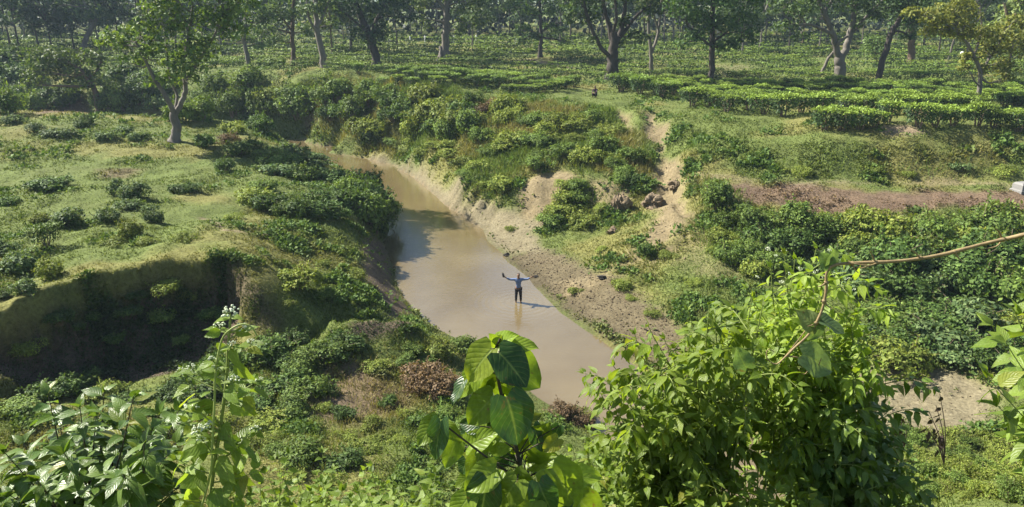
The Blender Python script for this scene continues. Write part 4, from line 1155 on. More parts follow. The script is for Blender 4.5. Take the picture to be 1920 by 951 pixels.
# ------------------------------------------------------------------ shrubs
# solitary bushes of the left terrace
for a in [
    ('bluish', 222, 362, 46, 'left bush of the grey-green pair below the lone forked tree', 1.0), ('bluish', 252, 370, 62, 'broad right bush of the pair below the lone tree', .8),
    ('bluish', 138, 418, 72, 'wide grey-green bush at the left end of the row on the left bank', .7), ('bluish', 200, 417, 62, 'middle bush of the grey-green row on the left bank', .75),
    ('bluish', 286, 416, 44, 'small dark round bush at the right end of the grey-green row on the left bank', .95), ('yellow', 250, 440, 58, 'loose yellow-green bush in front of the grey-green row on the left bank', 1.0),
    ('yellow', 73, 418, 42, 'small round green bush left of the grey-green row on the left bank', .8), ('bluish', 235, 392, 60, 'low grey-green bush behind the row on the left bank', .5), ('bluish', 282, 398, 40, 'tiny grey-green bush tucked behind the right end of the row', .7),
    ('tea', 88, 462, 52, 'umbrella-shaped bush on a bare little stem, left bank', 1.1), ('bluish', 48, 502, 84, 'big glossy dark bush at the left frame edge above the cut bank', .75), ('bluish', 12, 474, 56, 'dark bush cut off by the left frame edge', .75),
    ('yellow', 100, 518, 54, 'green upright bush right of the big glossy bush above the cut bank', 1.1), ('bluish', 46, 550, 62, 'round bush nearest the brink of the cut bank', .75), ('bluish', 2, 560, 40, 'bush half out of frame at left, just behind the brink of the cut bank', .7),
    ('low', 345, 452, 50, 'low leafy clump in the sunlit turf beside the faint path', .8), ('low', 225, 458, 60, 'bright low creeper patch in front of the grey-green row', .6), ('low', 270, 456, 50, 'second bright creeper patch in front of the grey-green row', .7),
    ('dark', 152, 240, 36, 'low dark bush near the back edge of the left bank', .6), ('dark', 165, 232, 30, 'black-looking bush near the leaning bushy tree', .9), ('bluish', 200, 262, 48, 'grey-green clump left of the lone forked tree', .6), ('bluish', 240, 252, 46, 'grey-green clump just left of the lone forked trunk', .7), ('bluish', 262, 262, 40, 'small clump beside the lone forked trunk', .7),
    ('bluish', 110, 256, 70, 'long low grey-green clump at the back of the left bank', .4), ('bluish', 60, 245, 40, 'small bush at the far back of the left bank', .6), ('bluish', 18, 232, 44, 'bush at the back left corner of the left bank', .6),
    ('dark', 382, 276, 40, 'small dark bush right of the lone forked tree', 1.0), ('brown', 430, 270, 48, 'brownish bush right of the lone forked tree', .8), ('dark', 100, 350, 90, 'low dark scrub below the little scarp on the left bank', .35), ('dark', 20, 385, 50, 'low dark scrub at left frame edge', .5), ('dark', 490, 250, 60, 'bush at the terrace end above the hidden river bend', .9), ('yellow', 440, 248, 60, 'yellow-green bush at the terrace end', .7), ('dark', 420, 320, 44, 'dark bush in the turf above the river thicket', .8),
    ('dark', 350, 360, 60, 'low dark scrub strip in the middle of the left bank', .45), ('low', 440, 410, 40, 'small clump by the faint path', .8),
    ('yellow', 560, 538, 100, 'bright yellow-green feathery bush on the slope right of the cut bank', .75)]:
    put(a[0], a[1], a[2], a[3] * .86, a[4], 'bushes on the left bank', a[5] * (1.3 if a[0] in ('bluish', 'dark') else 1.1))
rs = np.random.default_rng(5); random.seed(5)
def thicket(pts, kinds, w, label, group, hs=(.8, 1.2)):
    for (x, y) in pts:
        k = kinds[random.randrange(len(kinds))]
        put(k, x + rs.normal() * 3, y + rs.normal() * 2, w * (.75 + .5 * rs.random()), label, group, hs[0] + (hs[1] - hs[0]) * rs.random())
# the thicket hanging over the river from the left bank
thicket([(455,290),(490,296),(520,305),(548,300),(575,310),(600,318),(560,335),(525,330),(610,340),(640,345)], ['bluish', 'dark', 'round'], 70, 'dark leafy shrub at the back of the thicket overhanging the river', 'thicket over the river, back', (.6, .9))
thicket([(650,372),(675,365),(690,385),(700,405),(680,400),(660,395),(712,420),(700,430),(690,420)], ['dark', 'round'], 78, 'tall dark shrub of the thicket leaning over the water', 'thicket over the river, water side', (1.0, 1.35))
thicket([(480,380),(510,392),(540,398),(570,405),(600,405),(630,408),(500,360),(560,378),(620,375),(590,385)], ['dark', 'round', 'yellow'], 66, 'green shrub on the turf side of the river thicket', 'thicket over the river, turf side', (.6, .95))
thicket([(640,470),(655,520),(610,560),(660,565),(540,570),(600,500)], ['low', 'low', 'round'], 40, 'low leafy clump on the eroded left shore', 'clumps on the left shore', (.6, .9))
# far bank of the hidden reach, left
thicket([(10,212),(35,200),(60,205),(20,180),(110,200),(130,190),(215,205),(240,200),(265,190),(225,175),(285,175),(300,200)], ['dark', 'bluish', 'round', 'dark'], 58, 'dark shrub on the far bank behind the left tree', 'shrubs on the far bank behind the left trees')
thicket([(385,225),(410,205),(400,180),(445,195),(470,210),(440,220),(470,180),(520,200),(490,215),(530,215),(545,190),(380,195),(575,195),(350,225),(560,220)], ['dark', 'yellow', 'round', 'tall'], 62, 'rounded vine-covered shrub on the far bank right of the lone tree', 'shrubs on the far bank right of the lone tree')
thicket([(610,195),(640,190),(650,215),(690,200),(720,190),(735,200),(690,245),(665,235),(710,255),(740,225),(700,265),(620,225)], ['round', 'yellow', 'tall', 'dark'], 60, 'tall shrub on the bluff where the river bends away', 'shrubs on the bluff at the bend')
thicket([(770,205),(795,200),(820,205),(845,215),(770,230),(800,230),(830,235),(850,240),(780,250),(815,250),(840,255),(865,225),(760,215)], ['yellow', 'dark', 'round'], 66, 'dense shrub with a deeply shaded right side on the bluff', 'dense shrubs on the bluff', (.9, 1.3))
thicket([(890,200),(910,215),(930,205),(950,215),(900,235),(880,250),(940,235),(965,225)], ['brown', 'yellow', 'tall'], 56, 'tall straw-coloured shrub on the crest of the bluff', 'straw-coloured shrubs on the bluff crest')
thicket([(985,225),(1010,235),(1040,240),(1070,225),(1110,236),(1150,250),(1020,275),(1070,262),(1140,285),(950,280),(1000,300),(1090,300),(1150,315),(1130,262),(985,232),(1045,240),(1080,228),(1000,268),(1040,290),(1110,300),(1165,295),(925,290),(960,262),(1015,250),(1060,300),(1085,245),(1120,262),(1000,320),(1030,265),(1145,300),(900,270)], ['yellow', 'yellow', 'round', 'tall'], 52, 'yellow-green shrub covering the mound above the clay bank', 'shrubs on the mound', (.6, 1.0))
thicket([(1161,322),(1176,330),(1186,300),(1166,345),(1181,350)], ['dark', 'round'], 44, 'dark shrub hanging beside the eroded gully', 'dark shrubs by the gully', (.9, 1.3))
thicket([(905,310),(880,330),(900,345),(930,350),(950,355),(870,315),(850,290)], ['yellow', 'low', 'round'], 50, 'shrub on the grassy ledge above the pale beach', 'shrubs on the ledge', (.5, .9))
thicket([(1060,375),(1085,380),(1050,400),(1080,410),(1040,425),(1100,425),(1070,430),(1020,420),(1090,360),(1065,350)], ['yellow', 'round', 'low'], 48, 'bright green shrub growing at the foot of the clay bank', 'shrubs at the foot of the clay bank', (.7, 1.1))
thicket([(760,282),(730,270),(790,290),(820,270),(780,268),(840,280)], ['low', 'yellow', 'round'], 50, 'low shrub on the grassy foot of the bluff', 'low shrubs at the bluff foot', (.5, .8))
# right: scarp below the tea, then the overgrown slope below the dry strip
thicket([(1500,322),(1620,318),(1700,326),(1800,316),(1880,326)], ['low', 'low', 'bluish'], 44, 'low scrubby clump on the scarp below the front tea rows', 'scrub on the scarp', (.45, .7))
thicket([(1347,390),(1362,420),(1342,450),(1357,485),(1387,500),(1412,515),(1382,460),(1402,430),(1412,480)], ['tall', 'round', 'yellow'], 62, 'tall loose shrub at the left end of the overgrown slope beside the clay slide', 'shrubs at the left end of the slope')
thicket([(1430,424),(1460,429),(1490,436),(1430,464),(1470,474),(1510,469),(1540,454),(1560,439),(1590,449),(1450,504),(1500,514),(1550,504),(1590,489)], ['dark', 'dark', 'round', 'tall'], 72, 'dark tangled shrub in the middle of the overgrown slope', 'dark shrubs on the slope')
thicket([(1560,440),(1620,448),(1660,455),(1700,460),(1740,450),(1780,455),(1820,445),(1860,450),(1900,445),(1600,470),(1650,480),(1700,490),(1760,485),(1820,485),(1880,480),(1925,470)], ['yellow', 'yellow', 'round'], 80, 'bright green climber-covered shrub at the top right of the slope', 'bright shrubs at the top of the slope')
thicket([(1620,500),(1670,505),(1720,500),(1780,505),(1840,500),(1900,500),(1600,540),(1650,550),(1700,555),(1760,550),(1820,550),(1880,555),(1930,540)], ['dark', 'round', 'dark', 'bluish'], 92, 'dark green shrub in the middle right of the slope', 'dark shrubs at the right of the slope')
thicket([(1640,600),(1690,610),(1740,605),(1790,615),(1840,610),(1890,620),(1660,650),(1710,660),(1760,665),(1810,680),(1860,690),(1910,680),(1680,690),(1620,650)], ['round', 'dark', 'bluish', 'yellow'], 92, 'green shrub at the foot of the slope above the bare ground', 'shrubs at the foot of the slope', (.6, .95))
# middle ground left of the river
thicket([(520,690),(560,700),(530,730),(570,745),(600,680),(640,660),(510,660),(550,655)], ['dark', 'round', 'low'], 72, 'dark green bush in the hollow right of the cut bank', 'bushes in the hollow', (.6, .9))
thicket([(775,665),(800,680),(830,665),(850,650),(870,660),(760,690)], ['yellow', 'round', 'tall'], 56, 'light green bush close to the near left water edge', 'bushes by the near water edge', (.6, .9))
thicket([(790,735),(820,745),(800,715)], ['brown'], 76, 'reddish brown withered bush on the near left shore', 'withered bushes on the near shore', (.8, 1.0))
thicket([(1060,785),(1085,790),(1095,800)], ['brown', 'yellow'], 56, 'brownish bush at the corner of the near left shore', 'bushes at the shore corner', (.7, .9))
thicket([(560,860),(640,870),(500,800),(540,780),(700,690),(690,840),(150,730),(200,745),(260,750),(320,745),(110,745),(40,770),(380,740),(430,720),(330,800),(470,760)], ['low', 'dark', 'round', 'yellow'], 70, 'leafy clump in the near middle ground', 'clumps in the near middle ground', (.5, .8))
thicket([(220,640),(300,600),(180,600),(260,560),(350,560),(150,620),(340,640),(110,610),(400,590),(60,650),(240,590),(310,545)], ['dark', 'round', 'low'], 46, 'weedy clump growing in the shade of the cut bank', 'weeds in the cut bank', (.6, .9))
put('dark', 1212, 476, 38, 'small dark upright bush standing alone on the clay slide', None, 1.2)
put('yellow', 1165, 540, 40, 'small pale bush on the grass beside the mud', None, .8)
put('low', 960, 432, 26, 'tiny dark clump on the pale beach', None, .8)
for x, y, w in [(1080,545,30),(1130,470,30),(1260,480,40),(1300,530,36),(1340,470,40),(1180,560,30),(1230,590,40),(1150,430,34),(1130,390,40)]:
    put('low', x, y, w, 'little tuft on the grassy flat between mud and slope', 'tufts on the grassy flat', .6)

thicket([(1690 + 38 * (k % 7) + (k * 13) % 17, 815 + 19 * (k // 7) + (k * 7) % 11) for k in range(49)], ['weed', 'weed', 'low', 'round'], 44, 'small leafy weed on the hillside at the bottom right corner', 'weeds on the hillside at bottom right', (.7, 1.1))
thicket([(430,790),(470,840),(520,830),(590,800),(640,820),(720,820),(760,780),(560,900),(620,910),(700,900)], ['weed', 'low'], 46, 'pale weedy tuft in the dry grass of the near middle ground', 'weedy tufts in the dry grass', (.6, .9))

thicket([(480,770),(530,770),(600,770),(650,780),(580,830),(700,800),(740,830),(520,850),(460,720),(610,740),(730,760),(800,800),(840,780),(880,800)], ['dark', 'round', 'low'], 42, 'small dark bush in the patchy dry grass left of the river', 'small bushes in the patchy grass', (.7, 1.0))

thicket([(15,160),(45,150),(20,138),(230,160),(270,158),(300,165),(0,175)], ['dark', 'bluish'], 60, 'dark shrub high on the far bank at the far left', 'shrubs high on the far left bank')

# ------------------------------------------------------------------ near plants: every leaf a piece of its own
def leaf_shape(name, kind, seed, cols, mat):
    r = np.random.default_rng(seed)
    W, ns, nc, heart, serr = dict(heart=(.88, 9, 5, 1, .0), ovate=(.54, 7, 3, 0, .0), lance=(.47, 7, 3, 0, .0), serrate=(.56, 9, 3, 0, .05), herb=(.55, 5, 3, 0, 0))[kind]
    t = np.linspace(0, 1, ns)
    prof = np.sin(PI * t ** (.62 if not heart else .5)) ** (1.15 if kind == 'lance' else .85) * (1 - .25 * t)
    prof = prof / prof.max() * W / 2
    if heart: prof = np.sin(PI * np.clip(t, 0, 1) ** .66) ** .62 * (1 - .18 * t); prof = prof / prof.max() * W / 2; prof[0] = .10
    else: prof[0] = .015
    prof[-1] = .004
    if serr: prof[1:-1] *= 1 + serr * np.where(np.arange(ns - 2) % 2, 1, -1)
    u = np.linspace(-1, 1, nc)
    curve = .10 + .35 * r.random(); fold = .10 + .22 * r.random(); tw = .25 * r.normal(); side = .12 * r.normal()
    V = []; UV = []
    for i, tt in enumerate(t):
        for uu in u:
            x = uu * prof[i]; y = tt
            if heart and i == 0: y = -.14 * (abs(uu) > .4) ; x = uu * .30 if abs(uu) > .4 else uu * .1
            elif heart and i == 1: y = tt - .06 * abs(uu)
            z = fold * abs(x) - curve * tt * tt + .035 * math.sin(5.5 * tt + 2 * uu + seed) * (abs(uu)) + tw * x * tt
            if nc == 5: z += .05 * math.sin(9 * tt) * abs(uu) - .10 * x * x
            V.append((x + side * tt * tt, y, z)); UV.append((.5 + uu * .5, tt))
    f = []
    for i in range(ns - 1):
        for j in range(nc - 1):
            a = i * nc + j; f.append((a, a + 1, a + nc + 1, a + nc))
    c = np.array(cols[0]) + (np.array(cols[-1]) - np.array(cols[0])) * r.random()
    return mesh_np(name, np.array(V), np.array(f), mat, col=np.repeat(c[None], len(V), 0), uv=np.array(UV), smooth=True)

def lset(name, kind, cols, mat, n=5, seed=0):
    return [leaf_shape(name, kind, seed + k, cols, mat) for k in range(n)]
LB_BRIGHT = lset('broad_leaf', 'heart', [(.16,.24,.022), (.22,.31,.036)], M_FRONT, 5, 10)
LB_SHADED = lset('broad_leaf_shaded', 'heart', [(.026,.065,.018), (.045,.10,.026)], M_GLOSSY, 4, 30)  # shade from neighbouring leaves painted in as a darker leaf colour
L_GLOSS = lset('oval_leaf', 'ovate', [(.065,.125,.022), (.13,.205,.034)], M_GLOSSY, 6, 50)
L_LANCE = lset('lance_leaf', 'lance', [(.15,.235,.026), (.24,.32,.045)], M_FRONT, 7, 70)
L_LANCE_SHADED = lset('lance_leaf_shaded', 'lance', [(.07,.14,.022), (.15,.225,.036)], M_GLOSSY, 5, 90)  # same lance leaf, with the shade of the bush's right half in its colour
L_SERR = lset('toothed_leaf', 'serrate', [(.14,.22,.032), (.21,.29,.05)], M_FRONT, 5, 110)
L_HERB = lset('herb_leaf', 'herb', [(.12,.19,.026), (.20,.28,.045)], M_FRONT, 5, 130)

def put_leaf(root, me, P, D, N, size, name='leaf'):
    D = Vector(D).normalized(); N = Vector(N); S = D.cross(N)
    if S.length < 1e-4: S = D.cross(Vector((.3, .5, 1)))
    S.normalize(); N = S.cross(D)
    M = Matrix((S, D, N)).transposed()
    o = bpy.data.objects.new(name, me); COL.objects.link(o)
    o.parent = root
    o.rotation_mode = 'QUATERNION'; o.rotation_quaternion = M.to_quaternion()
    o.location = Vector(P) - root.location
    o.scale = (size, size, size)
    return o

def rel(root, pts):
    return [np.array(p) - np.array(root.location) for p in pts]
def add_stem(root, paths, mat, name='stem', sides=6):
    V, Fq = tubes([(np.array(rel(root, p)), r) for p, r in paths], sides)
    return obj(name, mesh_np(name, V, Fq, mat, smooth=True), root)

class Plant:
    def __init__(s, name, base, label, cat, group=None):
        s.root = empty(name, base, label, cat, group); s.paths = []; s.n = 0; s.extra = []; s.cap = 298
    def leaf(s, meshes, P, D, N, size):
        me = meshes[random.randrange(len(meshes))]
        if s.n < s.cap: put_leaf(s.root, me, P, D, N, size); s.n += 1
        else: s.extra.append((me, P, D, N, size))
    def shoot(s, pts, r0, meshes, nodes_, size, start=.25, opp=True, droop=.5, bunch=1, stalk=.25, grow=.55):
        sp = spline(pts, 26); s.paths.append((sp, np.linspace(r0, r0 * .3, 26)))
        T = np.gradient(sp, axis=0); T = unit(T); ph = random.random() * 6.28
        for k in range(nodes_):
            f = start + (1 - start) * (k + .5 * random.random()) / nodes_
            i = min(25, int(f * 25)); p = sp[i]; t = T[i]
            ph += PI / 2 if opp else 2.4
            ref = np.array([0, 0, 1.]) if abs(t[2]) < .9 else np.array([1., 0, 0])
            U = unit(np.cross(t, ref)); B = np.cross(t, U)
            for q in range((2 if opp else 1) * bunch):
                a = ph + q * PI / bunch + .5 * random.gauss(0, 1) * .5
                o = U * math.cos(a) + B * math.sin(a)
                sz = size * (1 - (1 - grow) * max(0, f - .6) / .4) * random.uniform(.7, 1.2)
                D = o + .45 * t + np.array([0, 0, -droop * random.uniform(.5, 1.5)])
                D = unit(D)
                b = p + unit(o + .6 * t) * sz * stalk
                N = np.array([0, 0, 1.0]) + .5 * o * droop + .35 * np.array([random.gauss(0, 1), random.gauss(0, 1), 0])
                s.leaf(meshes, b, D, N, sz)
                if stalk > .15 and sz > .05: s.paths.append((spline([p, (p + b) / 2 + np.array([0, 0, .02 * sz]), b], 3), [r0 * .3, r0 * .28, r0 * .22]))
        # leaves at the tip
        for q in range(3):
            D = unit(T[-1] + .7 * rand_dirs(1)[0]); s.leaf(meshes, sp[-1], D, np.array([0, -.3, 1.]) + .4 * rand_dirs(1)[0], size * grow * .8)
    def done(s, mat, leafmat=None):
        add_stem(s.root, s.paths, mat)
        if s.extra:
            Vs, Fs, Cs, UVs, o = [], [], [], [], 0
            for me, P, D, N, size in s.extra:
                D = Vector(D).normalized(); N = Vector(N); S = D.cross(N).normalized(); N = S.cross(D)
                M = np.array(Matrix((S, D, N)).transposed()) * size
                v = np.empty(len(me.vertices) * 3); me.vertices.foreach_get('co', v); v = v.reshape(-1, 3) @ M.T + np.array(P) - np.array(s.root.location)
                nv = len(v); fc = np.array([p.vertices[:] for p in me.polygons]); Vs.append(v); Fs.append(fc + o); o += nv
                c = me.attributes['col'].data[0].color[:3]; Cs.append(np.repeat(np.array(c)[None], nv, 0))
                uvl = np.empty(len(me.loops) * 2); me.uv_layers[0].data.foreach_get('uv', uvl); uv = np.zeros((nv, 2)); uv[fc.ravel()] = uvl.reshape(-1, 2); UVs.append(uv)
            o_ = obj('inner_leaves', mesh_np('inner_leaves', np.concatenate(Vs), np.concatenate(Fs), s.extra[0][0].materials[0], col=np.concatenate(Cs), uv=np.concatenate(UVs), smooth=True), s.root)
            o_['kind'] = 'stuff'

def flower_mesh(name, seed, n=26):
    r = np.random.default_rng(seed)
    d = rand_dirs(n, r); d[:, 2] = np.abs(d[:, 2]) * .8
    P = d * (.6 + .4 * r.random((n, 1)))
    oct_ = np.array([[1,0,0],[0,1,0],[-1,0,0],[0,-1,0],[0,0,1],[0,0,-1]]) * .17
    f = np.array([[0,1,4],[1,2,4],[2,3,4],[3,0,4],[1,0,5],[2,1,5],[3,2,5],[0,3,5]])
    V = (P[:, None] + oct_[None] * (.7 + .6 * r.random((n, 1, 1)))).reshape(-1, 3)
    Fq = (np.arange(n)[:, None, None] * 6 + f[None]).reshape(-1, 3)
    return mesh_np(name, V, Fq, M_FLOWER, smooth=True)
M_FLOWER = solid_mat('greenish_white_flower', (.50, .55, .38), rough=.8, noise=.2, scale=40, bump=0)
FLW = [flower_mesh('flower_head', 900 + k) for k in range(3)]
def put_flower(root, P, s):
    o = bpy.data.objects.new('flower_head', random.choice(FLW)); COL.objects.link(o); o.parent = root
    o.location = Vector(P) - root.location; o.scale = (s, s, s); o.rotation_euler = (random.uniform(-.4, .4), random.uniform(-.4, .4), random.random() * 6)

random.seed(12)
CAMV = np.array([0, -1.0, .42])
# ---- 1 broad-leaved plant, centre
def broad():
    Y = 2.35
    b = at_Y(1000, 1040, Y)
    pl = Plant('broad_leaved_plant', b, 'tall plant with large heart-shaped leaves rising at the bottom centre in front of the river', 'plant')
    A = lambda x, y, d=0: at_Y(x, y, Y + d)
    main = [A(1000,1040), A(985,930), A(968,840,.02), A(945,760), A(932,700), A(928,660), A(938,635)]
    pl.paths.append((spline(main, 30), np.linspace(.010, .004, 30)))
    br = [A(985,905), A(930,870,-.05), A(870,825,-.08), A(825,790,-.1)]
    pl.paths.append((spline(br, 14), np.linspace(.005, .003, 14)))
    br2 = [A(975,900), A(1030,880,.05), A(1070,890,.05)]
    pl.paths.append((spline(br2, 10), np.linspace(.004, .003, 10)))
    # base px, tip px, depth, normal hint, shade painted into the colour?
    spec = [((922,655),(868,712),-.03,(-.5,-.8,.35),0,1.0),((930,650),(965,622),.03,(.1,-.6,.8),0,.8),((940,648),(1000,648),.0,(.2,-.4,.9),0,.75),
            ((936,662),(998,722),-.06,(.55,-.75,.35),1,1.0),((945,668),(1012,735),.08,(.3,-.9,.2),0,1.0),((918,668),(898,735),.04,(-.1,-.95,.2),0,1.05),
            ((900,690),(855,745),.02,(-.5,-.8,.2),0,.75),((870,715),(845,760),.0,(-.7,-.6,.2),1,.7),((925,745),(872,795),-.02,(-.4,-.8,.3),0,1.0),
            ((950,745),(982,838),-.12,(.25,-.9,.35),1,1.0),((945,738),(935,690),.06,(0,-.9,.4),0,.6),((955,735),(965,690),.08,(.2,-.9,.3),0,.6),
            ((820,788),(778,835),-.1,(-.5,-.8,.3),0,.8),((826,790),(812,868),-.12,(-.15,-.95,.2),1,.62),((835,795),(858,835),-.06,(.1,-.8,.5),0,.7),
            ((860,818),(830,880),-.06,(-.2,-.9,.3),0,.7),((880,835),(925,810),.0,(.1,-.7,.7),0,.7),((900,850),(880,905),-.04,(-.1,-.8,.4),0,.8),
            ((985,850),(1035,800),.06,(.3,-.8,.4),0,.9),((990,860),(1045,850),.08,(.2,-.7,.6),0,.9),((1000,800),(1020,850),.04,(.4,-.8,.2),1,.8),
            ((1035,880),(1095,960),-.05,(.15,-.9,.4),0,1.0),((1060,888),(1125,905),.0,(.1,-.6,.8),0,.8),((1010,905),(1035,975),-.1,(.1,-.9,.3),1,.9),
            ((970,900),(930,960),-.1,(-.2,-.85,.4),0,1.0),((960,890),(985,965),-.05,(.1,-.9,.4),0,.95),((930,880),(870,925),-.08,(-.3,-.7,.5),0,.9),
            ((915,900),(895,985),-.1,(-.2,-.9,.3),1,.9),((1000,940),(960,1010),-.12,(-.1,-.9,.3),0,1.0),((880,930),(840,985),-.1,(-.2,-.8,.5),0,.9),((1080,930),(1140,990),.05,(.2,-.8,.4),0,.9),
            ((960,800),(1010,790),.1,(.3,-.8,.4),1,.8),((935,770),(900,840),.08,(-.2,-.9,.2),1,.8),((965,850),(920,870),.1,(-.1,-.8,.4),1,.8)]
    for (bx, by), (tx, ty), d, N, dark, wd in spec:
        P = A(bx, by, d); Q = A(tx, ty, d - .05)
        L = np.linalg.norm(Q - P) * 1.12
        me = random.choice(LB_SHADED if dark else LB_BRIGHT)
        o = put_leaf(pl.root, me, P, Q - P, N, L); L *= .86; o.scale = (L * 1.05 * wd, L, L); pl.n += 1
        sp = spline(main, 60); k = np.argmin(np.linalg.norm(sp - P, axis=1))
        if np.linalg.norm(sp[k] - P) < .12: pl.paths.append((spline([sp[min(59, max(0, k - 2))], (sp[k] + P) / 2 + np.array([0, 0, -.004]), P], 4), [.003, .0025, .0025, .002]))
    for k in range(26):                                     # smaller leaves between the big ones
        bx, by = random.uniform(845, 1060), random.uniform(780, 945)
        P = A(bx, by, random.uniform(-.05, .14)); L = random.uniform(.05, .10)
        D = np.array([random.uniform(-1, 1), random.uniform(-.6, .2), random.uniform(-1, .1)])
        put_leaf(pl.root, random.choice(LB_BRIGHT if random.random() < .65 else LB_SHADED), P, D, (random.uniform(-.5, .3), -.7, .5), L); pl.n += 1
        sp = spline(main, 60); j = np.argmin(np.linalg.norm(sp - P, axis=1)); q = sp[max(0, j - 4)]
        pl.paths.append((spline([q, (q + P) / 2 + np.array([0, 0, .012]), P], 5), [.0028, .0026, .0024, .0022, .002]))
    for x, y in [(925,680),(948,690),(938,712),(920,725),(955,715),(930,645),(942,640)]:
        P = A(x, y, .02); put_leaf(pl.root, random.choice(LB_BRIGHT), P, (random.uniform(-1, 1), -.4, random.uniform(-.6, .8)), (0, -.7, .6), random.uniform(.03, .055)); pl.n += 1
    pl.done(M_DSTEM)
broad()

# ---- 2 flowering stem with a twining pale shoot, left
def flower_plant():
    Y = 2.25; A = lambda x, y, d=0: at_Y(x, y, Y + d)
    pl = Plant('flowering_plant', A(392, 1040), 'tall plant with clusters of tiny whitish flowers and a pale twining shoot', 'plant')
    m = [A(392,1040), A(395,930), A(410,820), A(424,720), A(428,650), A(432,598)]
    sp = spline(m, 40); pl.paths.append((sp, np.linspace(.0085, .004, 40)))
    heads = [((432,588),20,(430,610)),((410,612),13,(428,632)),((452,614),12,(430,640)),((435,645),9,(429,660)),((358,690),10,(420,735)),((340,697),11,(420,740)),((398,675),11,(426,700)),((402,690),8,(425,705)),((440,712),14,(424,735)),
             ((372,808),17,(408,835)),((392,800),14,(410,840)),((480,808),14,(410,870)),((486,712),9,(424,750)),((365,765),10,(414,800)),((470,640),8,(430,660)),((462,648),10,(430,665)),((378,822),12,(408,850))]
    for (x, y), s, (bx, by) in heads:
        d = random.uniform(-.05, .03); P = A(x, y, d)
        k = np.argmin(np.linalg.norm(sp - A(bx, by), axis=1))
        pl.paths.append((spline([sp[k], (sp[k] + P) / 2 + np.array([0, 0, -.006]), P], 6), np.linspace(.003, .002, 6)))
        put_flower(pl.root, P, s * Y / F * 1.0)
        for q in (-1, 1):
            pl.leaf(L_SERR, P + np.array([0, 0, -.01]), (q, random.uniform(-.5, .1), random.uniform(-.1, .3)), (0, -.3, 1), random.uniform(.035, .06))
    for k, (x, y) in enumerate([(430,625),(429,655),(427,690),(424,725),(420,760),(415,795),(411,825),(407,855),(402,885),(398,915),(395,945)]):
        P = A(x, y)
        for q in (-1, 1):
            sz = (.05, .075, .085, .095, .10, .10, .105, .11, .115, .12, .12)[k] * 1.12 * random.uniform(.85, 1.15)
            o = np.array([q * math.cos(.9 * (k % 2)), -math.sin(.9 * (k % 2)) * q * .8 - .2, 0])
            D = unit(o + np.array([0, 0, random.uniform(-1.0, -.15)]))
            b2 = P + unit(o + np.array([0, 0, .5])) * .028
            put_leaf(pl.root, random.choice(L_SERR), b2, D, unit(np.array([-.25 * q, -.75, .45]) + .25 * rand_dirs(1)[0]), sz); pl.n += 1
            pl.paths.append((np.array([P, (P + b2) / 2 + np.array([0, 0, .004]), b2]), [.0025, .002, .002]))
    for (bx, by), (tx, ty) in [((408,850),(350,790)),((405,870),(470,812)),((415,800),(345,700)),((402,890),(330,860)),((400,905),(490,880)),((420,760),(480,715)),((396,935),(460,930)),((396,940),(335,935))]:
        P, Q = A(bx, by), A(tx, ty, random.uniform(-.08, .05))
        pl.shoot([P, (P + Q) / 2 + np.array([0, 0, -.01]), Q], .003, L_SERR, 4, .075, start=.35, opp=True, droop=.45, stalk=.15, grow=.6)
    pl.done(M_STEM)
    tw = empty('twining_shoot', A(350, 1040, -.03), 'pale yellow-green shoot curling over the top of the flowering plant at left', 'vine')
    pts = [A(350,1040,-.03), A(392,900,-.04), A(398,830,-.05), A(402,760,-.05), A(404,700,-.05), A(415,640,-.05), A(432,618,-.05), A(455,608,-.04), A(472,614,-.04), A(482,630,-.03)]
    add_stem(tw, [(spline(pts, 40), np.linspace(.0045, .0025, 40))], solid_mat('pale_shoot', (.24, .29, .08), rough=.5, noise=.2, scale=30, bump=0))
flower_plant()

# ---- 3 glossy dark shrub, bottom left
def glossy():
    Y = 2.7; A = lambda x, y, d=0: at_Y(x, y, Y + d)
    pl = Plant('glossy_shrub', A(200, 1060), 'leafy shrub with shiny oval leaves on dark stems filling the bottom left corner', 'shrub')
    tips = [((90,738),.1),((150,765),.0),((250,745),-.1),((300,775),0),((215,800),.2),((45,830),.2),((330,830),.1),((10,850),0),((120,850),-.2),((180,780),.15),((270,830),-.2),((70,900),-.2),((350,900),.1),((20,930),-.1),((300,880),.3),((160,900),.3),((230,880),-.3),((-30,900),0),((110,790),.3),((195,735),.25),((335,770),.3)]
    for (x, y), d in tips:
        tip = A(x, y, d); base = A(190 + random.uniform(-60, 60), 1060, d * .3)
        midp = (tip + base) / 2 + np.array([(tip[0] - base[0]) * .15, 0, .08])
        pl.shoot([base, midp, tip], .0055, L_GLOSS, 13, .115, start=.3, opp=True, droop=.35, stalk=.15, grow=.75)
    pl.done(M_DSTEM)
glossy()

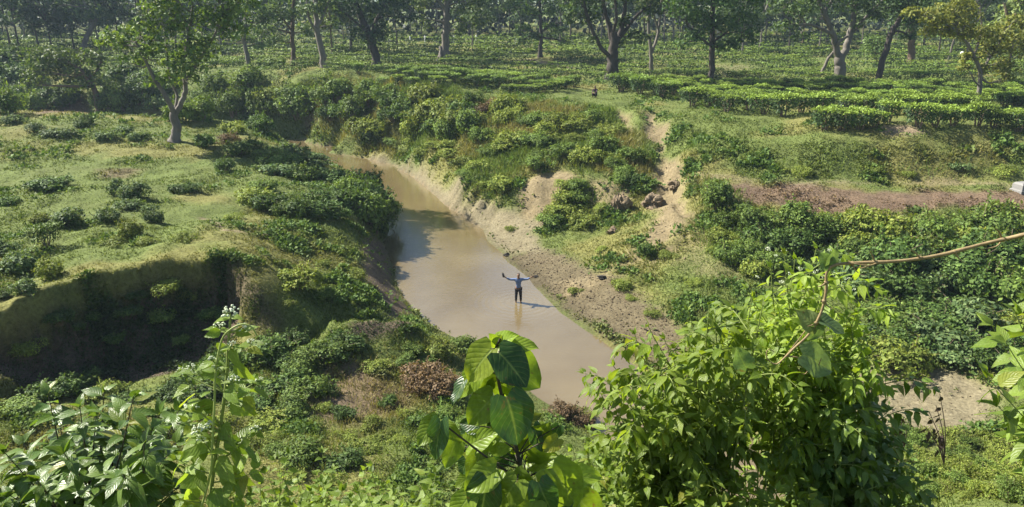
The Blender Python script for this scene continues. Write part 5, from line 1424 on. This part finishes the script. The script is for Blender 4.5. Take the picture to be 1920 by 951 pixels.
# ---- 4 the big bush right of centre
def bigbush():
    A = lambda x, y, Y: at_Y(x, y, Y)
    groups = [('leafy_bush', 'sunlit left half of the big bush with drooping narrow leaves, beside the river', 1290,
               [(1190,630),(1150,690),(1215,615),(1245,640),(1290,585),(1330,575),(1180,740),(1230,720),(1300,660),(1360,600),(1270,760),(1340,700),(1160,790),(1220,820),(1320,790),(1390,620),(1410,560),(1380,700),(1130,850),(1260,860)], L_LANCE, 3.2, 'bush'),
              ('flowering_bush', 'tall crown of the big bush topped by small whitish flowers below the vine', 1480,
               [(1400,545),(1445,505),(1470,480),(1500,500),(1530,470),(1560,500),(1590,540),(1440,580),(1480,560),(1540,560),(1610,580),(1510,620),(1575,620),(1450,650),(1625,630),(1490,680)], L_LANCE, 3.45, 'bush'),
              ('dark_bush', 'dark shaded right half of the big bush with hanging leaves beside the bare ground', 1540,
               [(1640,690),(1655,760),(1620,640),(1600,700),(1560,690),(1650,830),(1610,780),(1550,760),(1500,740),(1480,800),(1570,840),(1640,900),(1520,870),(1690,890),(1450,860),(1600,900)], L_LANCE_SHADED, 3.3, 'bush')]
    for nm, lab, bx, tips, meshes, Y, cat in groups:
        pl = Plant(nm, A(bx, 1090, Y), lab, cat)
        for x, y in tips + [(x + random.uniform(-45, 45), y + random.uniform(0, 75)) for x, y in tips]:
            d = random.uniform(-.35, .35); tip = A(x, y, Y + d)
            base = A(bx + random.uniform(-90, 90), 1090, Y + d * .4)
            midp = base * .35 + tip * .65 + np.array([(tip[0] - base[0]) * -.10, 0, .10])
            pl.shoot([base, midp, tip + np.array([0, 0, .01])], .006, meshes, 17, .084, start=.28, opp=True, droop=.7, stalk=.2, grow=.6)
            for q in range(4):
                f = random.uniform(.35, .95); s0 = base * (1 - f) ** 2 + midp * 2 * f * (1 - f) + tip * f * f
                dr = unit(rand_dirs(1)[0] * np.array([1, 1, .35]) + np.array([0, -.25, .15])) * random.uniform(.16, .30)
                pl.shoot([s0, s0 + dr * .6 + np.array([0, 0, .03]), s0 + dr + np.array([0, 0, -.02])], .003, meshes, 7, .078, start=.15, opp=True, droop=.6, stalk=.2, grow=.6)
        if nm == 'flowering_bush':
            for x, y in [(1440,468),(1455,480),(1470,472),(1500,505),(1480,515),(1515,498),(1530,510),(1545,520),(1500,525),(1565,515),(1590,525),(1600,545),(1465,530),(1420,520),(1555,470)]:
                put_flower(pl.root, A(x, y, Y + random.uniform(-.2, .1)), random.uniform(.010, .017))
        pl.done(M_STEM)
bigbush()

# ---- 5 plant leaning in from the right edge
def rightplant():
    Y = 2.5; A = lambda x, y, d=0: at_Y(x, y, Y + d)
    pl = Plant('toothed_leaf_plant', A(1960, 1060), 'plant with pale toothed leaves leaning in from the right frame edge', 'plant')
    for (x, y), d in [((1885,640),0),((1850,705),-.1),((1905,590),.1),((1870,760),-.1),((1920,680),.1),((1930,560),.2),((1860,610),.2),((1930,760),-.1),((1900,820),0)]:
        tip = A(x, y, d); base = A(1985 + random.uniform(-30, 30), 1060, d * .3)
        pl.shoot([base, (tip + base) / 2 + np.array([.05, 0, .1]), tip], .005, L_SERR, 7, .115, start=.4, opp=True, droop=.3, stalk=.12, grow=.75)
    pl.done(M_STEM)
rightplant()

# ---- 6 the vine
def vine():
    Y = 2.6; A = lambda x, y, d=0: at_Y(x, y, Y + d)
    root = empty('vine', A(1470, 672), 'woody brown vine sweeping in from the right edge and bending down into the bush', 'vine')
    main = [A(2100,395,-.3), A(1990,420,-.15), A(1920,440,-.05), A(1850,456), A(1760,479), A(1680,490), A(1610,493), A(1565,497), A(1550,512), A(1549,545), A(1540,585), A(1518,625), A(1490,652), A(1472,670)]
    add_stem(root, [(spline(main, 70), np.linspace(.0072, .0042, 70) * (1 + .14 * np.sin(np.arange(70) * 1.9) ** 8 + .08 * np.sin(np.arange(70) * .7)))], M_VINE, 'stem', 8)
    twigs = []
    for x, y, dx, dy in [(1880,450,-14,-22),(1790,472,18,20),(1725,484,-20,-16),(1640,491,-10,-20),(1598,494,12,18),(1549,530,-16,8),(1545,565,16,14),(1530,606,-16,6)]:
        twigs.append((spline([A(x, y), A(x + dx * .5, y + dy * .7, -.01), A(x + dx, y + dy, -.02)], 6), np.linspace(.004, .0012, 6)))
        twigs.append(([A(x - 4, y + .6), A(x, y), A(x + 4, y - .6)], [.006, .0088, .006]))
    add_stem(root, twigs, M_VINE, 'twig', 6)
    tend = [[A(1540,588), A(1518,610,.03), A(1495,640,.03), A(1478,660)], [A(1474,668), A(1455,683), A(1438,672), A(1440,655), A(1452,660)], [A(1474,668), A(1500,672), A(1515,690), A(1508,702), A(1495,690)],
            [A(1880,448), A(1868,462), A(1840,468)], [A(1640,492), A(1620,502), A(1600,500)], [A(1650,491), A(1630,498,-.02), A(1605,495,-.02), A(1590,489)], [A(1510,675), A(1530,690), A(1540,672)]]
    add_stem(root, [(spline(t, 14), np.linspace(.0032, .0015, 14)) for t in tend], M_VINE, 'tendril', 5)
    pale = lset('pale_vine_leaf', 'heart', [(.10,.16,.09), (.12,.19,.07)], M_FRONT, 3, 150)
    for (bx, by), (tx, ty), N in [((1530,612),(1498,590),(-.2,-.8,.5)),((1532,610),(1525,640),(.1,-.9,.4)),((1538,602),(1580,615),(.1,-.4,.9)),((1505,665),(1562,690),(.2,-.7,.7)),((1556,500),(1568,470),(.3,-.8,.3)),((1558,500),(1540,478),(-.2,-.9,.3)),((1400,690),(1378,660),(-.2,-.9,.3))]:
        P, Q = A(bx, by), A(tx, ty); put_leaf(root, random.choice(pale), P, Q - P, N, np.linalg.norm(Q - P) * 1.1)
vine()

# ---- 7 seedlings and herbs along the bottom of the picture
def herb(base, h, n, meshes, size, lab, grp):
    pl = Plant('herb', base, lab, 'herb', grp)
    for k in range(n):
        tip = base + np.array([random.gauss(0, .25) * h, random.gauss(0, .25) * h, h * random.uniform(.8, 1.15)])
        pl.shoot([base, (base + tip) / 2 + np.array([random.gauss(0, .05) * h, 0, 0]), tip], .004, meshes, 7, size, start=.2, opp=True, droop=.25, stalk=.15, grow=.6)
    pl.done(M_STEM)
for x, y, Y, sz, me in [(500,900,3.2,.07,L_HERB),(555,925,3.0,.07,L_SERR),(600,905,3.4,.07,L_HERB),(650,930,3.0,.075,L_HERB),(700,905,3.3,.07,L_SERR),(750,925,3.0,.075,L_HERB),(780,880,3.4,.07,L_SERR),(470,935,2.9,.07,L_SERR),(800,930,2.9,.07,L_HERB),(525,945,2.6,.07,L_SERR),(575,890,3.5,.07,L_HERB),(625,950,2.6,.075,L_SERR),(675,900,3.4,.07,L_HERB),(725,945,2.7,.07,L_SERR),(770,950,2.6,.075,L_HERB)]:
    t = at_Y(x, y, Y); herb(t - np.array([0, 0, .42]), .42, 5, me, sz * 1.15, 'bright leafy herb along the bottom edge between flowering plant and broad-leaved plant', 'herbs at the bottom left of centre')
for x, y, Y, sz, me in [(1110,880,3.3,.07,L_HERB),(1150,910,3.0,.075,L_SERR),(1200,900,2.9,.075,L_HERB),(1250,930,2.8,.075,L_SERR),(1090,830,3.6,.07,L_HERB),(1140,850,3.6,.07,L_HERB),(1300,920,2.7,.08,L_SERR),(1350,900,2.8,.075,L_HERB),(1120,845,3.2,.075,L_SERR),(1180,860,3.1,.075,L_HERB),(1080,880,3.2,.07,L_HERB),(1100,920,2.9,.075,L_SERR),(1230,875,3.0,.075,L_HERB),(1420,930,2.7,.08,L_SERR),(1480,910,2.8,.075,L_HERB),(1550,930,2.8,.075,L_HERB)]:
    t = at_Y(x, y, Y); herb(t - np.array([0, 0, .42]), .42, 5, me, sz * 1.15, 'bright leafy herb in front of the big bush at the bottom edge', 'herbs before the big bush')

# ------------------------------------------------------------------ people
M_SKIN = solid_mat('skin', (.16, .085, .05), rough=.55, noise=.12, scale=12, bump=0)
M_HAIR = solid_mat('hair', (.012, .010, .009), rough=.5, noise=.3, scale=40, bump=0)
M_SHIRT = solid_mat('blue_shirt', (.12, .17, .30), rough=.85, noise=.18, scale=9, bump=.4, dist=.02)
M_TROUSER = solid_mat('dark_trousers', (.022, .023, .030), rough=.85, noise=.25, scale=9, bump=.3, dist=.02)
M_SANDAL = solid_mat('dark_rubber', (.02, .018, .016), rough=.6, noise=.2, scale=20, bump=0)
M_CLOTH = solid_mat('plum_cloth', (.06, .035, .05), rough=.9, noise=.25, scale=9, bump=.4, dist=.02)

def skin_obj(name, chains, mat, parent, sub=1):
    """chains: lists of (x,y,z,r); equal points are welded, the first point is the root"""
    V, E, R, idx = [], [], [], {}
    for ch in chains:
        last = None
        for x, y, z, r in ch:
            k = (round(x, 3), round(y, 3), round(z, 3))
            if k not in idx: idx[k] = len(V); V.append((x, y, z)); R.append(r)
            i = idx[k]
            if last is not None and last != i: E.append((last, i))
            last = i
    me = bpy.data.meshes.new(name); me.from_pydata(V, E, [])
    o = obj(name, me, parent)
    sk = o.modifiers.new('skin', 'SKIN'); sk.use_smooth_shade = True
    for i, r in enumerate(R): me.skin_vertices[0].data[i].radius = (r, r)
    me.skin_vertices[0].data[0].use_root = True
    sb = o.modifiers.new('subdivision', 'SUBSURF'); sb.levels = sub; sb.render_levels = sub
    me.materials.append(mat)
    return o

def hand(w, d, up, side, r=.0085):
    """five bent fingers from a wrist w along d"""
    w, d, up = np.array(w), unit(np.array(d)), unit(np.array(up)); s = unit(np.cross(d, up)) * side
    palm = w + d * .06
    ch = [[(*w, .026), (*palm, .030)]]
    for k, (o, L) in enumerate(((-.027, .062), (-.009, .075), (.009, .080), (.027, .070))):
        a = palm + d * .025 + s * o; b = a + d * L * .55 - up * .006; c = b + d * L * .45 - up * .016
        ch.append([(*palm, .030), (*a, r), (*b, r * .92), (*c, r * .75)])
    a = w + d * .03 + s * .035; b = a + d * .03 + s * .028; c = b + d * .028 + s * .008
    ch.append([(*w, .026), (*a, r * 1.2), (*b, r), (*c, r * .8)])
    return ch

def wader():
    root = empty('person', (WADER[0], WADER[1], -.14), 'person in blue shirt and dark trousers standing in the shallow river with both arms spread', 'person')
    lh, rh = (-.69, -.05, 1.545), (.66, -.03, 1.54)
    body = [[(0,0,.95,.13),(0,.01,1.10,.115),(0,.01,1.25,.135),(0,.01,1.38,.13),(0,.0,1.47,.055),(0,-.012,1.545,.060),(0,-.015,1.60,.088),(0,-.01,1.67,.085),(0,-.005,1.725,.05)],
            [(0,-.015,1.60,.088),(0,-.105,1.612,.014),(0,-.122,1.600,.012)],
            [(0,.01,1.38,.13),(-.17,.01,1.405,.058),(-.40,.0,1.40,.042),(-.45,0,1.405,.04),(-.69,-.05,1.545,.026)],
            [(0,.01,1.38,.13),(.17,.01,1.405,.058),(.40,.0,1.415,.042),(.45,0,1.42,.04),(.66,-.03,1.54,.026)],
            [(0,0,.95,.13),(-.095,0,.88,.095),(-.115,-.01,.52,.060),(-.12,.0,.46,.056),(-.125,.02,.10,.040),(-.125,.02,.05,.042),(-.135,-.06,.025,.036),(-.145,-.15,.02,.026)],
            [(0,0,.95,.13),(.095,0,.88,.095),(.115,-.01,.52,.060),(.12,.0,.46,.056),(.125,.02,.10,.040),(.125,.02,.05,.042),(.135,-.06,.025,.036),(.145,-.15,.02,.026)]]
    body += hand(lh, (-.75, -.1, .75), (0, -1, .2), 1) + hand(rh, (.92, -.1, .35), (0, -1, .2), -1)
    skin_obj('body', body, M_SKIN, root, 2)
    skin_obj('shirt', [[(0,0,.93,.150),(0,.005,1.02,.140),(0,.01,1.12,.135),(0,.01,1.25,.152),(0,.01,1.37,.148),(0,.004,1.45,.075)],
                       [(0,.01,1.37,.148),(-.17,.01,1.405,.078),(-.40,.0,1.40,.060),(-.45,0,1.405,.058),(-.62,-.036,1.505,.044)],
                       [(0,.01,1.37,.148),(.17,.01,1.405,.078),(.40,.0,1.415,.060),(.45,0,1.42,.058),(.59,-.023,1.50,.044)]], M_SHIRT, root, 2)
    skin_obj('trousers', [[(0,0,.97,.138),(-.095,0,.87,.110),(-.115,-.01,.52,.078),(-.12,.0,.46,.074),(-.125,.015,.20,.060)], [(0,0,.97,.138),(.095,0,.87,.110),(.115,-.01,.52,.078),(.12,.0,.46,.074),(.125,.015,.20,.060)]], M_TROUSER, root, 2)
    skin_obj('hair', [[(0,.02,1.625,.075),(0,.018,1.69,.088),(0,.005,1.742,.06)], [(0,.018,1.69,.088),(-.05,.01,1.66,.045)], [(0,.018,1.69,.088),(.05,.01,1.66,.045)]], M_HAIR, root, 2)
    for s in (-1, 1):
        V = np.array([[1,0,0],[0,1,0],[-1,0,0],[0,-1,0],[0,0,1],[0,0,-1]]) * .011
        f = np.array([[0,1,4],[1,2,4],[2,3,4],[3,0,4],[1,0,5],[2,1,5],[3,2,5],[0,3,5]])
        obj('eye', mesh_np('eye', V, f, M_HAIR, smooth=True), root, (s * .032, -.098, 1.635))
    # the pair of sandals held up in one hand
    sr = empty('sandals', (WADER[0] - .77, WADER[1] - .06, -.14 + 1.63), 'pair of dark sandals held up in the raised hand at the left', 'sandals')
    for q in (0, 1):
        P = []
        for t, w in ((0, .03), (.3, .036), (.6, .040), (.85, .046), (1, .02)):
            for u in (-1, 1):
                for zt in (0, .02): P.append((u * w, t * .25 - .12, zt))
        P = np.array(P); f = []
        for i in range(4):
            a = i * 4; b = a + 4
            f += [(a, b, b + 1, a + 1), (a + 2, a + 3, b + 3, b + 2), (a, a + 2, b + 2, b), (a + 1, b + 1, b + 3, a + 3)]
        f += [(0, 1, 3, 2), (16, 18, 19, 17)]
        so = obj('sole', mesh_np('sole', P, np.array(f), M_SANDAL), sr, (-.03 + .035 * q, -.015 * q, .03))
        so.rotation_euler = (.9, .2, .55 + .2 * q)
        V, Fq = tubes([(spline([(-.04,.02,.01),(-.02,.03,.06),(.02,.03,.06),(.04,.02,.01)], 8), .008)], 5)
        st = obj('strap', mesh_np('strap', V, Fq, M_SANDAL), so)
wader()

def croucher():
    p = hit(1116, 183)
    root = empty('person', p, 'person in dark clothes crouching on the grassy knoll in front of the tea', 'person', rz=-.5)
    k = [[(0,.05,.22,.13),(0,.10,.38,.13),(0,.06,.58,.14),(0,-.02,.74,.13),(0,-.06,.83,.055),(0,-.10,.90,.065),(0,-.12,.97,.088),(0,-.11,1.04,.07)],
         [(0,.05,.22,.13),(-.12,-.05,.26,.09),(-.16,-.30,.42,.065),(-.15,-.20,.10,.045),(-.15,-.18,.05,.042),(-.16,-.32,.03,.03)],
         [(0,.05,.22,.13),(.12,-.05,.26,.09),(.16,-.30,.42,.065),(.15,-.20,.10,.045),(.15,-.18,.05,.042),(.16,-.32,.03,.03)],
         [(0,-.02,.74,.13),(-.17,-.04,.72,.06),(-.20,-.20,.52,.042),(-.10,-.38,.47,.028)],
         [(0,-.02,.74,.13),(.17,-.04,.72,.06),(.20,-.20,.52,.042),(.10,-.38,.47,.028)]]
    k += hand((-.10,-.38,.47), (.4,-.8,-.2), (0,0,1), 1) + hand((.10,-.38,.47), (-.4,-.8,-.2), (0,0,1), -1)
    skin_obj('body', k, M_SKIN, root, 2)
    skin_obj('shirt', [[(0,.08,.30,.150),(0,.10,.40,.150),(0,.06,.58,.160),(0,-.02,.73,.150),(0,-.05,.80,.07)], [(0,-.02,.73,.150),(-.17,-.04,.72,.078),(-.20,-.20,.52,.058),(-.13,-.33,.485,.042)], [(0,-.02,.73,.150),(.17,-.04,.72,.078),(.20,-.20,.52,.058),(.13,-.33,.485,.042)]], M_CLOTH, root, 2)
    skin_obj('trousers', [[(0,.05,.22,.155),(-.12,-.05,.26,.105),(-.16,-.30,.42,.082),(-.15,-.21,.14,.062)], [(0,.05,.22,.155),(.12,-.05,.26,.105),(.16,-.30,.42,.082),(.15,-.21,.14,.062)]], M_TROUSER, root, 2)
    skin_obj('hair', [[(0,-.09,.96,.075),(0,-.09,1.03,.090),(0,-.105,1.07,.06)]], M_HAIR, root, 2)
croucher()

# ------------------------------------------------------------------ small things
M_CONC = solid_mat('concrete', (.20, .195, .185), rough=.85, noise=.15, scale=9, bump=.3, dist=.01)
def block():
    p = hit(1917, 357); root = empty('concrete_block', p, 'pale concrete block beside the dirt track at the right frame edge', 'concrete block', rz=.25)
    def slab(name, w, d, z0, z1, t):
        a = [(-w,-d),(w,-d),(w,d),(-w,d)]
        V = [(x, y, z0) for x, y in a] + [(x, y, z1 - t) for x, y in a] + [(x * (1 - t / w), y * (1 - t / d), z1) for x, y in a]
        f = [(0,1,5,4),(1,2,6,5),(2,3,7,6),(3,0,4,7),(4,5,9,8),(5,6,10,9),(6,7,11,10),(7,4,8,11),(8,9,10,11)]
        me = bpy.data.meshes.new(name); me.from_pydata(V, [], f); me.materials.append(M_CONC); obj(name, me, root)
    slab('footing', .52, .42, -.2, .08, .03); slab('cap', .44, .36, .08, .48, .10)
block()
M_POST = solid_mat('white_paint', (.6, .6, .58), rough=.7, noise=.1, scale=6, bump=0)
for x, y in [(769, 82), (797, 81), (851, 81), (893, 79)]:
    p = hit(x, y); V, Fq = tubes([([(0,0,-.1),(0,0,.9),(0,0,1.35),(0,0,1.4)], [.12,.12,.11,.02])], 8)
    obj('marker_post', mesh_np('marker_post', V, Fq, M_POST), None, p, label='white marker post at the far tea edge near the buttressed tree', cat='post', group='white marker posts')
M_SACK = solid_mat('white_sack', (.7, .7, .68), rough=.9, noise=.15, scale=5, bump=.4)
for x, y, lb in [(1802, 112, 'white sack lying in the tea behind the yellow-green tree at right'), (1376, 100, 'white sack in the tea beyond the round dark tree')]:
    p = hit(x, y); p[2] += .75
    skin_obj('sack', [[(-.3,0,.1,.22),(0,0,.16,.30),(.3,0,.1,.2)]], M_SACK, tag(bpy.data.objects.new('sack_bundle', None), lb, 'sack'))
    r_ = bpy.data.objects['sack_bundle' if lb.startswith('white sack lying') else 'sack_bundle.001']; COL.objects.link(r_); r_.location = p
# lumps of clay fallen from the bank
M_CLOD = solid_mat('clay_lump', (.17, .128, .08), rough=.95, noise=.5, scale=5, bump=1.0, dist=.1)
def boulder(px, py, w, lab, seed, hs=.8, mat=None):
    p = hit(px, py); k = w * np.linalg.norm(p - CAM) / F / 2
    bpy_me = bpy.data.meshes.new('clay_lump')
    import bmesh
    bm = bmesh.new(); bmesh.ops.create_icosphere(bm, subdivisions=4, radius=1)
    co = np.array([v.co for v in bm.verts]); n1 = fbm(co[:, 0] * 1.3 + seed, co[:, 1] * 1.3 + co[:, 2] * 1.7, seed, 4) - .5; n2 = fbm(co[:, 0] * 4 + co[:, 2] * 3, co[:, 1] * 4 - co[:, 2] * 2, seed + 3, 3) - .5
    s = 1 + 1.1 * n1 + .75 * n2
    for v, q in zip(bm.verts, s): v.co = v.co * q * k; v.co.z *= hs
    bm.to_mesh(bpy_me); bm.free(); bpy_me.materials.append(mat or M_CLOD)
    p[2] += .15 * k
    obj('clay_lump' if mat is None else 'stone', bpy_me, None, p, label=lab, cat='clay lump' if mat is None else 'stone')
boulder(1222, 384, 38, 'big lump of clay fallen below the eroded gully', 1, .8)
boulder(1162, 388, 34, 'tall upright clay lump standing out of the bank left of the fallen lump', 2, 1.3)
boulder(1266, 352, 24, 'clay lump at the head of the slide beside the gully', 3, .8)
boulder(1150, 435, 20, 'small dark clod on the grass below the clay bank', 4, .6)
M_DSTONE = solid_mat('dark_stone', (.03, .026, .022), rough=.8, noise=.3, scale=8, bump=.5)
boulder(949, 479, 12, 'small dark stone at the water edge just beyond the wading person', 6, .6, M_DSTONE)
boulder(1128, 522, 14, 'dark stone in the middle of the trampled mud', 7, .6, M_DSTONE)
boulder(1005, 520, 9, 'tiny dark stone on the mud right of the wading person', 8, .5, M_DSTONE)
# withered stalks before the bare ground
M_DEAD = solid_mat('withered_leaf', (.06, .042, .035), rough=.8, noise=.3, scale=30, bump=0)
DEAD = [leaf_shape('withered_leaf', 'lance', 200 + k, [(.06,.04,.03)], M_DEAD) for k in range(3)]
for tips, lab in [([(1672,762),(1690,780),(1680,800),(1700,800)], 'withered dark stalk with curled leaves left of centre before the bare ground'), ([(1762,738),(1755,760),(1742,772),(1735,800)], 'taller withered dark stalk with curled leaves before the bare ground')]:
    Y = 6.0; b = at_Y(tips[0][0] + 8, 870, Y); pl = Plant('withered_stalk', b, lab, 'withered plant')
    for x, y in tips:
        t = at_Y(x, y, Y); pl.paths.append((spline([b, (b + t) / 2 + np.array([.03, 0, 0]), t], 8), np.linspace(.006, .003, 8)))
        for q in range(4):
            f = random.uniform(.35, 1); P = b * (1 - f) + t * f
            put_leaf(pl.root, random.choice(DEAD), P, (random.uniform(-.6, .6), random.uniform(-.4, .4), -1), (random.uniform(-1, 1), -1, 0), random.uniform(.07, .11))
    pl.done(M_DEAD)
drop_unused()
# small groups: say which one by its place in the row
def rank_labels():
    G = {}
    for o in bpy.data.objects:
        if o.parent is None and o.get('label'): G.setdefault(o['label'], []).append(o)
    for lb, os_ in list(G.items()):
        if len(os_) > 11 and len(lb.split()) < 14 and not lb.endswith(' part'):
            os_.sort(key=lambda o: project(np.array(o.location))[0])
            for k, o in enumerate(os_):
                w = ('left part', 'middle part', 'right part')[min(2, k * 3 // len(os_))]
                o['label'] = lb + ', ' + w; o['group'] = o['group'] + ', ' + w
            continue
        if 2 <= len(os_) <= 8 and len(lb.split()) <= 13:
            os_.sort(key=lambda o: project(np.array(o.location))[0])
            n = len(os_)
            for k, o in enumerate(os_):
                o['label'] = ('leftmost ' if k == 0 else 'rightmost ' if k == n - 1 else ('second ', 'third ', 'fourth ', 'fifth ', 'sixth ', 'seventh ')[k - 1] + 'from left ') + lb
rank_labels(); rank_labels()

# ------------------------------------------------------------------ haze over the whole place
def haze(density):
    m = bpy.data.materials.new('haze')
    nt, N, L, out = nodes(m)
    v = N.new('ShaderNodeVolumePrincipled'); v.inputs['Density'].default_value = density
    v.inputs['Color'].default_value = (.62, .80, 1.0, 1); v.inputs["Anisotropy"].default_value = .1
    L.new(v.outputs[0], out.inputs['Volume'])
    x, y0, y1, z0, z1 = 2400, -60, 2600, -2.0, 48.0
    V = [(-x,y0,z0),(x,y0,z0),(x,y1,z0),(-x,y1,z0),(-x,y0,z1),(x,y0,z1),(x,y1,z1),(-x,y1,z1)]
    f = [(0,3,2,1),(4,5,6,7),(0,1,5,4),(1,2,6,5),(2,3,7,6),(3,0,4,7)]
    me = bpy.data.meshes.new('haze'); me.from_pydata(V, [], f); me.materials.append(m)
    obj('haze', me, kind='stuff')
HAZE = .00028
haze(HAZE)
